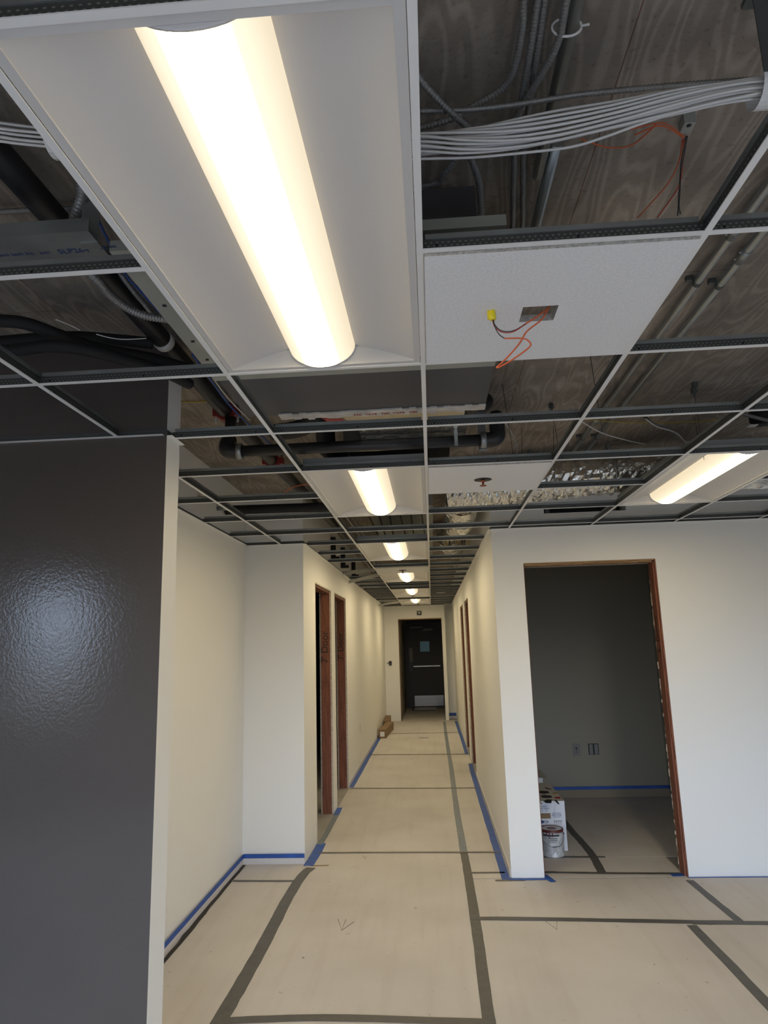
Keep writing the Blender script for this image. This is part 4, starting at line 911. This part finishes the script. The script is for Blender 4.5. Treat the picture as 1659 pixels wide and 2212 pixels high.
# clutter over the niche and the corridor
tubeobj('insulated_pipe', [(-0.62, 2.95, 2.62), (-0.8, 2.95, 2.62), (-1.0, 2.94, 2.62), (-1.25, 2.93, 2.62), (-1.5, 2.92, 2.62)], 0.035, 'foam_black', 'black insulated pipe crossing over the niche', 'pipe', 'black insulated pipes', seg=12)
q = ax(470, 1060, XN)
tag(MB().tube([(XN, q.y, 2.60), (XN + 0.11, q.y, 2.60)], 0.016, 10).build('pipe_stub', 'galv'), 'short metal pipe stub poking from the niche wall', 'pipe')
tubeobj('orange_lead', [(XN + 0.04, 2.355, 2.58), (-1.35, 2.42, 2.60), (-1.2, 2.45, 2.59), (-1.0, 2.45, 2.61), (-0.85, 2.3, 2.63), (-0.66, 2.2, 2.62)], 0.003, 'orange_wire', 'orange wire looping over the niche', 'wire', seg=6)
tag(MB().box(XN + 0.001, XN + 0.04, 2.33, 2.38, 2.56, 2.60).build('orange_connector', 'orange_wire'), 'small orange connector beside the pipe stub', 'connector')
for i, (x, r) in enumerate([(-0.80, 0.010), (-0.70, 0.012), (-0.66, 0.008)]):
    tubeobj('armoured_cable', [(x, 3.0, 2.70), (x + 0.02, 5, 2.66 + 0.02 * i), (x - 0.03, 8, 2.68), (x, 12.9, 2.67)], r, 'mc_armor', ['armoured cable along the corridor, leftmost of three', 'armoured cable along the corridor, middle of three', 'armoured cable along the corridor, rightmost of three'][i], 'cable', MC, seg=8)
for i in range(6):
    x = -0.50 + 0.09 * i
    tubeobj('dark_wire', [(x, 3.6, 2.69), (x + random.uniform(-.03, .03), 5, 2.56 + random.uniform(0, .08)), (x, 7.1, 2.66), (x + random.uniform(-.03, .03), 9.5, 2.60), (x, 12.9, 2.70)], 0.006, 'dark_wire', 'dark cable running along above the corridor grid', 'cable', 'dark corridor cables', seg=6)
for i in range(7):
    x = 0.18 + 0.035 * i
    tubeobj('dark_wire', [(x, 4.46, 2.855), (x + random.uniform(-.012, .012), 4.55, 2.54 + random.uniform(0, .06)), (x + random.uniform(-.012, .012), 4.72, 2.58), (x, 4.80, 2.855)], 0.004, 'dark_wire' if i % 3 else 'yellow_wire', 'thin cable drooping in the right corridor bays', 'cable', 'drooping corridor cables', seg=6)
for i, y in enumerate((5.1, 5.9, 7.0)):
    tag(MB().box(XL + 0.002, XL + 0.05, y, y + 0.05, 2.50, 2.74).box(XL + 0.05, XL + 0.09, y, y + 0.05, 2.50, 2.53).build('wall_bracket', 'foam_black'), ['nearest black bracket on the upper left corridor wall', 'middle black bracket on the upper left corridor wall', 'farthest black bracket on the upper left corridor wall'][i], 'bracket', 'black wall brackets')
tag(MB().box(-0.42, -0.02, 2.6, 3.5, 2.66, 2.82).build('branch_duct', 'galv_dull'), 'pale sheet metal duct beyond the second fixture', 'duct')
tag(MB().box(-0.5, 0.05, 3.55, 7.0, 2.72, 2.83).build('branch_duct', 'galv_dull'), 'long sheet metal duct over the corridor', 'duct')
tubeobj('white_wire', [(0.30, 6.6, 2.60), (0.36, 7.0, 2.52), (0.40, 7.4, 2.50), (0.45, 7.6, 2.47)], 0.004, 'cable_white', 'white cable hanging through the right corridor grid', 'wire', seg=6)
tubeobj('white_wire', [(0.04, 9.6, 2.50), (0.12, 9.7, 2.455), (0.25, 9.7, 2.455), (0.31, 9.5, 2.50)], 0.005, 'cable_white', 'white cable sagging farther down the right corridor grid', 'wire', seg=6)

# ------------------------------------------------------------------ wall devices
def plate(x0, x1, y0, y1, z0, z1, nm, mt, lab, cat): return tag(MB().box(x0, x1, y0, y1, z0, z1).build(nm, mt), lab, cat)
t = thing('outlet_plate', 'single cover plate low on the dark room wall', 'wall plate', (1.457, 5.62, 0.41)); 
MB().box(1.457 - 0.037, 1.457 + 0.037, 5.612, 5.6195, 0.41, 0.535).build('plate', 'plate_grey', t)
MB().box(1.447, 1.464, 5.610, 5.6115, 0.475, 0.497).box(1.450, 1.460, 5.610, 5.6115, 0.445, 0.455).build('socket', 'plastic_black', t)
t = thing('outlet_box', 'uncovered double outlet low on the dark room wall', 'outlet', (1.633, 5.62, 0.42))
MB().box(1.58, 1.686, 5.616, 5.6195, 0.42, 0.53).build('box', 'plastic_black', t)
for s_ in (-1, 1): MB().box(1.633 + s_ * 0.026 - 0.018, 1.633 + s_ * 0.026 + 0.018, 5.606, 5.6155, 0.425, 0.525).build('receptacle', 'plate_grey', t)
t = thing('exit_sign_box', 'small black wiring box with a white mark above the exit opening', 'wiring box', (-0.258, YE, 2.22))
MB().box(-0.305, -0.205, YE - 0.03, YE - 0.001, 2.225, 2.315).build('box', 'plastic_black', t)
MB().prism([(0, 0), (1, 0), (1, 1)], 0, 0.001)
b = MB(); b.v = [(-0.275, YE - 0.0312, 2.295), (-0.225, YE - 0.0312, 2.295), (-0.25, YE - 0.0312, 2.25)]; b.face((0, 2, 1)); b.build('mark', 'plastic_white', t)
t = thing('wall_control', 'small black wall control left of the exit opening', 'wall control', (-0.93, YE, 1.18))
MB().box(-0.945, -0.89, YE - 0.03, YE - 0.001, 1.17, 1.26).build('body', 'plastic_black', t)
MB().tube([(-0.945, YE - 0.02, 1.215), (-0.99, YE - 0.03, 1.225)], 0.008, 8).build('lever', 'dark_steel', t)
plate(XL + 0.0005, XL + 0.006, 7.65, 7.72, 0.43, 0.55, 'outlet_plate', 'base_vinyl', 'white outlet plate on the left corridor wall', 'wall plate')

# ------------------------------------------------------------------ cardboard boxes at the corridor end
def carton(x, y, w, L, h, rz, lab, label_end=True):
    t = thing('long_carton', lab, 'cardboard box', (x, y, SH + 0.0025), 'long cartons in the corridor')
    b = MB().box(-w / 2, w / 2, 0, L, 0, h); me = b.mesh('carton', 'cardboard'); inst('body', me, (0, 0, 0), t)
    f = MB().box(-w / 2 + 0.002, w / 2 + 0.0, 0.001, L - 0.001, h, h + 0.004); inst('top_flap', f.mesh('flap', 'cardboard'), (0, 0, 0), t)
    if label_end: inst('paper_label', MB().box(-w * 0.28, w * 0.3, -0.002, -0.0005, h * 0.2, h * 0.78).mesh('paper_label', 'plastic_white'), (0, 0, 0), t)
    t.rotation_euler = (0, 0, rz); return t
carton(-0.935, 10.45, 0.13, 1.25, 0.14, math.radians(-3), 'nearer long brown carton with a white label lying by the left wall')
carton(-0.945, 11.78, 0.12, 1.1, 0.145, math.radians(2), 'farther long brown carton lying by the left wall', False)

# ------------------------------------------------------------------ boxes and paint can in the dark room
bx0, bx1, by0, by1, bh = 0.62, 0.978, 3.79, 4.50, 0.355
t = thing('supply_box', 'white printed cardboard box with handle hole standing behind the paint can', 'cardboard box', ((bx0 + bx1) / 2, by0, SH))
hz0, hz1, hx1 = 0.235, 0.275, 0.865
b = MB().box(bx0, bx1, by0 + 0.006, by1, SH, 0.36)
MB().box(bx0, bx1, by0, by0 + 0.006, SH, hz0).box(bx0, bx1, by0, by0 + 0.006, hz1, 0.36).box(hx1, bx1, by0, by0 + 0.006, hz0, hz1).build('front_panel', 'box_white', t)
MB().box(bx0, bx1, by0 + 0.0062, by1, SH, 0.357).build('body', 'box_white', t)
MB().box(hx1 - 0.15, hx1, by0 + 0.004, by0 + 0.0061, hz0, hz1).build('handle_liner', 'cardboard', t)
tp = MB().box(bx0, bx1, by0, by1, 0.3605, 0.364).build('top', 'box_top', t)
def on_top(polys, z):
    b = MB()
    for pp in polys: b.prism([(az(a, c, z).x, az(a, c, z).y) for a, c in reversed(pp)], z, z + 0.0004)
    return b
on_top([[(1174, 1731), (1180, 1727), (1192, 1727), (1191, 1735), (1180, 1735)], [(1167, 1719), (1175, 1717), (1191, 1719), (1193, 1723), (1180, 1724), (1171, 1723)],
        [(1162, 1709), (1170, 1708), (1184, 1709), (1187, 1713), (1175, 1715), (1163, 1713)], [(1197, 1728), (1202, 1728), (1209, 1737), (1205, 1737)],
        [(1164, 1728), (1168, 1733), (1172, 1737), (1169, 1737)], [(1175, 1700), (1190, 1704), (1192, 1706), (1180, 1704)]], 0.3642).build('printed_shapes', 'ink', tp)
on_top([[(1197, 1722), (1210, 1721), (1211, 1725), (1199, 1725)]], 0.3642).build('printed_red', 'ink_red', tp)
on_top([[(1193, 1713), (1203, 1711), (1205, 1714), (1195, 1715)]], 0.3642).build('printed_tan', 'yellow_wire', tp)
fx = lambda s, sz, x, z, m='ink_blue': place_text(s, sz, m, (x, by0 - 0.0006, z), (1, 0, 0), (0, 0, 1), t)
fx('LIFT FROM', 0.017, 0.80, 0.325); fx('HANDLES ONLY', 0.017, 0.80, 0.309); fx('\u2022   \u2022   \u2022', 0.03, 0.80, 0.290)
fx('RECYCLE', 0.016, 0.912, 0.272); fx('REDUCES', 0.018, 0.912, 0.258); fx('LABOR COSTS', 0.009, 0.912, 0.245)
b = MB(); ar = MB()
ar.v = [(0.70, by0 - 0.0007, 0.200), (0.80, by0 - 0.0007, 0.200), (0.82, by0 - 0.0007, 0.212), (0.80, by0 - 0.0007, 0.224), (0.70, by0 - 0.0007, 0.224)]; ar.face((0, 1, 2, 3, 4))
for k in range(2):
    xx = 0.812 + 0.012 * k; o = len(ar.v)
    ar.v += [(xx, by0 - 0.0007, 0.200), (xx + 0.006, by0 - 0.0007, 0.200), (xx + 0.026, by0 - 0.0007, 0.212), (xx + 0.006, by0 - 0.0007, 0.224), (xx, by0 - 0.0007, 0.224), (xx + 0.02, by0 - 0.0007, 0.212)]
    ar.face((o, o + 1, o + 2, o + 5)); ar.face((o + 5, o + 2, o + 3, o + 4))
ar.build('printed_arrow', 'ink_blue', t)
b = MB()
for z in (0.217, 0.210): b.box(0.885, 0.95, by0 - 0.0008, by0 - 0.0003, z, z + 0.004)
for k in range(4): b.box(0.89 + 0.016 * k, 0.894 + 0.016 * k, by0 - 0.0008, by0 - 0.0003, 0.190, 0.209)
b.build('printed_drawing', 'plate_grey', t)
b = MB().box(0.60 + 0.008, 0.93, 4.53, 5.1, SH, 0.40)
t2 = thing('supply_box', 'taller open cardboard box farther back in the dark room', 'cardboard box', (0.77, 4.53, SH))
b.build('body', 'box_top', t2)
b = MB(); b.quad((0.61, 4.53, 0.40), (0.93, 4.53, 0.40), (0.90, 4.47, 0.415), (0.64, 4.47, 0.415)); b.quad((0.93, 4.53, 0.40), (0.93, 5.1, 0.40), (0.985, 5.05, 0.38), (0.985, 4.58, 0.38))
b.build('flap', 'box_top', t2)
b = MB()
for (x, y, w, h) in [(0.70, 4.7, 0.1, 0.08), (0.80, 4.9, 0.12, 0.09)]:
    b.prism([(x - w / 2, y - h / 2), (x + w / 2, y - h / 3), (x + w / 2.5, y + h / 2), (x - w / 3, y + h / 2)], 0.4002, 0.4008)
b.build('printed_shapes', 'ink', t2)
# paint can
cx, cy, r = 0.848, 3.685, 0.084
t = thing('paint_can', 'dirty white paint can with a dark red lid and wire handle', 'paint can', (cx, cy, SH + 0.002)); z0 = SH + 0.0024
MB().lathe([(0, z0), (r, z0), (r + 0.002, z0 + 0.002), (r + 0.002, z0 + 0.006), (r, z0 + 0.008), (r, z0 + 0.176), (r + 0.002, z0 + 0.179), (r + 0.002, z0 + 0.186), (r - 0.006, z0 + 0.188), (0, z0 + 0.187)], cx, cy, 36).build('body', 'can_metal', t)
b = MB(); seg = 36
for zz_ in (z0 + 0.03, z0 + 0.165):
    for a in range(seg + 1):
        an = math.radians(-175 + 200 * a / seg); b.v.append((cx + (r + 0.0006) * math.cos(an), cy + (r + 0.0006) * math.sin(an), zz_ + (0.012 * math.sin(a * 1.7) if zz_ < 0.1 else 0)))
for a in range(seg): b.face((a, a + 1, seg + 2 + a, seg + 1 + a), 0, None, True)
b.build('label', 'can_label', t)
b = MB()
for (a0, a1, za, zb) in [(-150, -60, 0.148, 0.160), (-120, -70, 0.132, 0.137), (-120, -70, 0.120, 0.124), (-120, -75, 0.108, 0.111), (-100, -60, 0.075, 0.079)]:
    o = len(b.v); k = 10
    for zz_ in (za, zb):
        for j in range(k + 1):
            an = math.radians(a0 + (a1 - a0) * j / k); b.v.append((cx + (r + 0.0011) * math.cos(an), cy + (r + 0.0011) * math.sin(an), z0 + zz_))
    for j in range(k): b.face((o + j, o + j + 1, o + k + 2 + j, o + k + 1 + j))
b.build('label_print', 'ink', t)
MB().lathe([(r + 0.0035, z0 + 0.172), (r + 0.0035, z0 + 0.188), (r - 0.004, z0 + 0.191), (r - 0.012, z0 + 0.187), (0, z0 + 0.188)], cx, cy, 36).build('lid', 'lid_red', t)
b = MB()
for an in (-160, -148, -125, -110, -95):
    a = math.radians(an); b.tube([(cx + (r + 0.002) * math.cos(a), cy + (r + 0.002) * math.sin(a), z0 + 0.176), (cx + (r + 0.002) * math.cos(a), cy + (r + 0.002) * math.sin(a), z0 + random.uniform(0.13, 0.165))], 0.004, 6)
b.build('paint_drip', 'lid_red', t)
hp = []
for k in range(17):
    a = math.radians(180 + 180 * k / 16); hp.append((cx + (r + 0.006) * math.cos(a), cy + (r + 0.006) * math.sin(a) * 1.02, z0 + 0.15 - 0.075 * math.sin(math.radians(180 * k / 16))))
MB().tube(hp, 0.0016, 6).build('wire_handle', 'dark_steel', t)
for sg in (-1, 1): MB().tube([(cx + sg * r, cy, z0 + 0.15), (cx + sg * (r + 0.009), cy, z0 + 0.15)], 0.008, 10).build('handle_ear', 'dark_steel', t)

# pencil marks and scraps on the floor paper
def scrap(px, py, w, L, rz, m, lab, cat='scrap'):
    q = az(px, py, TZ); b = MB().box(-w / 2, w / 2, -L / 2, L / 2, 0, 0.001); o = inst('paper_scrap', b.mesh('scrap', m), (q.x, q.y, TZ + 0.0002)); o.rotation_euler = (0, 0, rz)
    return tag(o, lab, cat, 'floor scraps')
scrap(690, 1870, 0.14, 0.02, 0.05, 'cardboard', 'yellowish tape scrap beside the blue corner tape')
scrap(1190, 1883, 0.07, 0.02, 0, 'cardboard', 'yellowish scrap on the doorway threshold tape')
scrap(915, 1594, 0.18, 0.05, -0.2, 'ink_blue', 'dark scrap lying in the middle of the corridor floor')
scrap(655, 2069, 0.012, 0.008, 0.4, 'cardboard', 'tiny brown scrap on the near floor')
MARK = 'pencil marks on the floor paper'
for k, pp in enumerate([[(730, 1985), (738, 2010), (747, 1986)], [(738, 2010), (765, 1991)], [(1178, 1990), (1203, 2008), (1203, 1988)], [(783, 1848), (789, 1856), (791, 1849)]]):
    tag(MB().tube([az(a, c, SH + 0.0006) for a, c in pp], 0.0012, 4).build('pencil_mark', 'marker'), ['V-shaped pencil mark on the near middle floor', 'slanted pencil stroke touching the V mark', 'hooked pencil mark below the cross tape', 'tiny pencil tick at the first corridor seam'][k], 'mark', MARK)
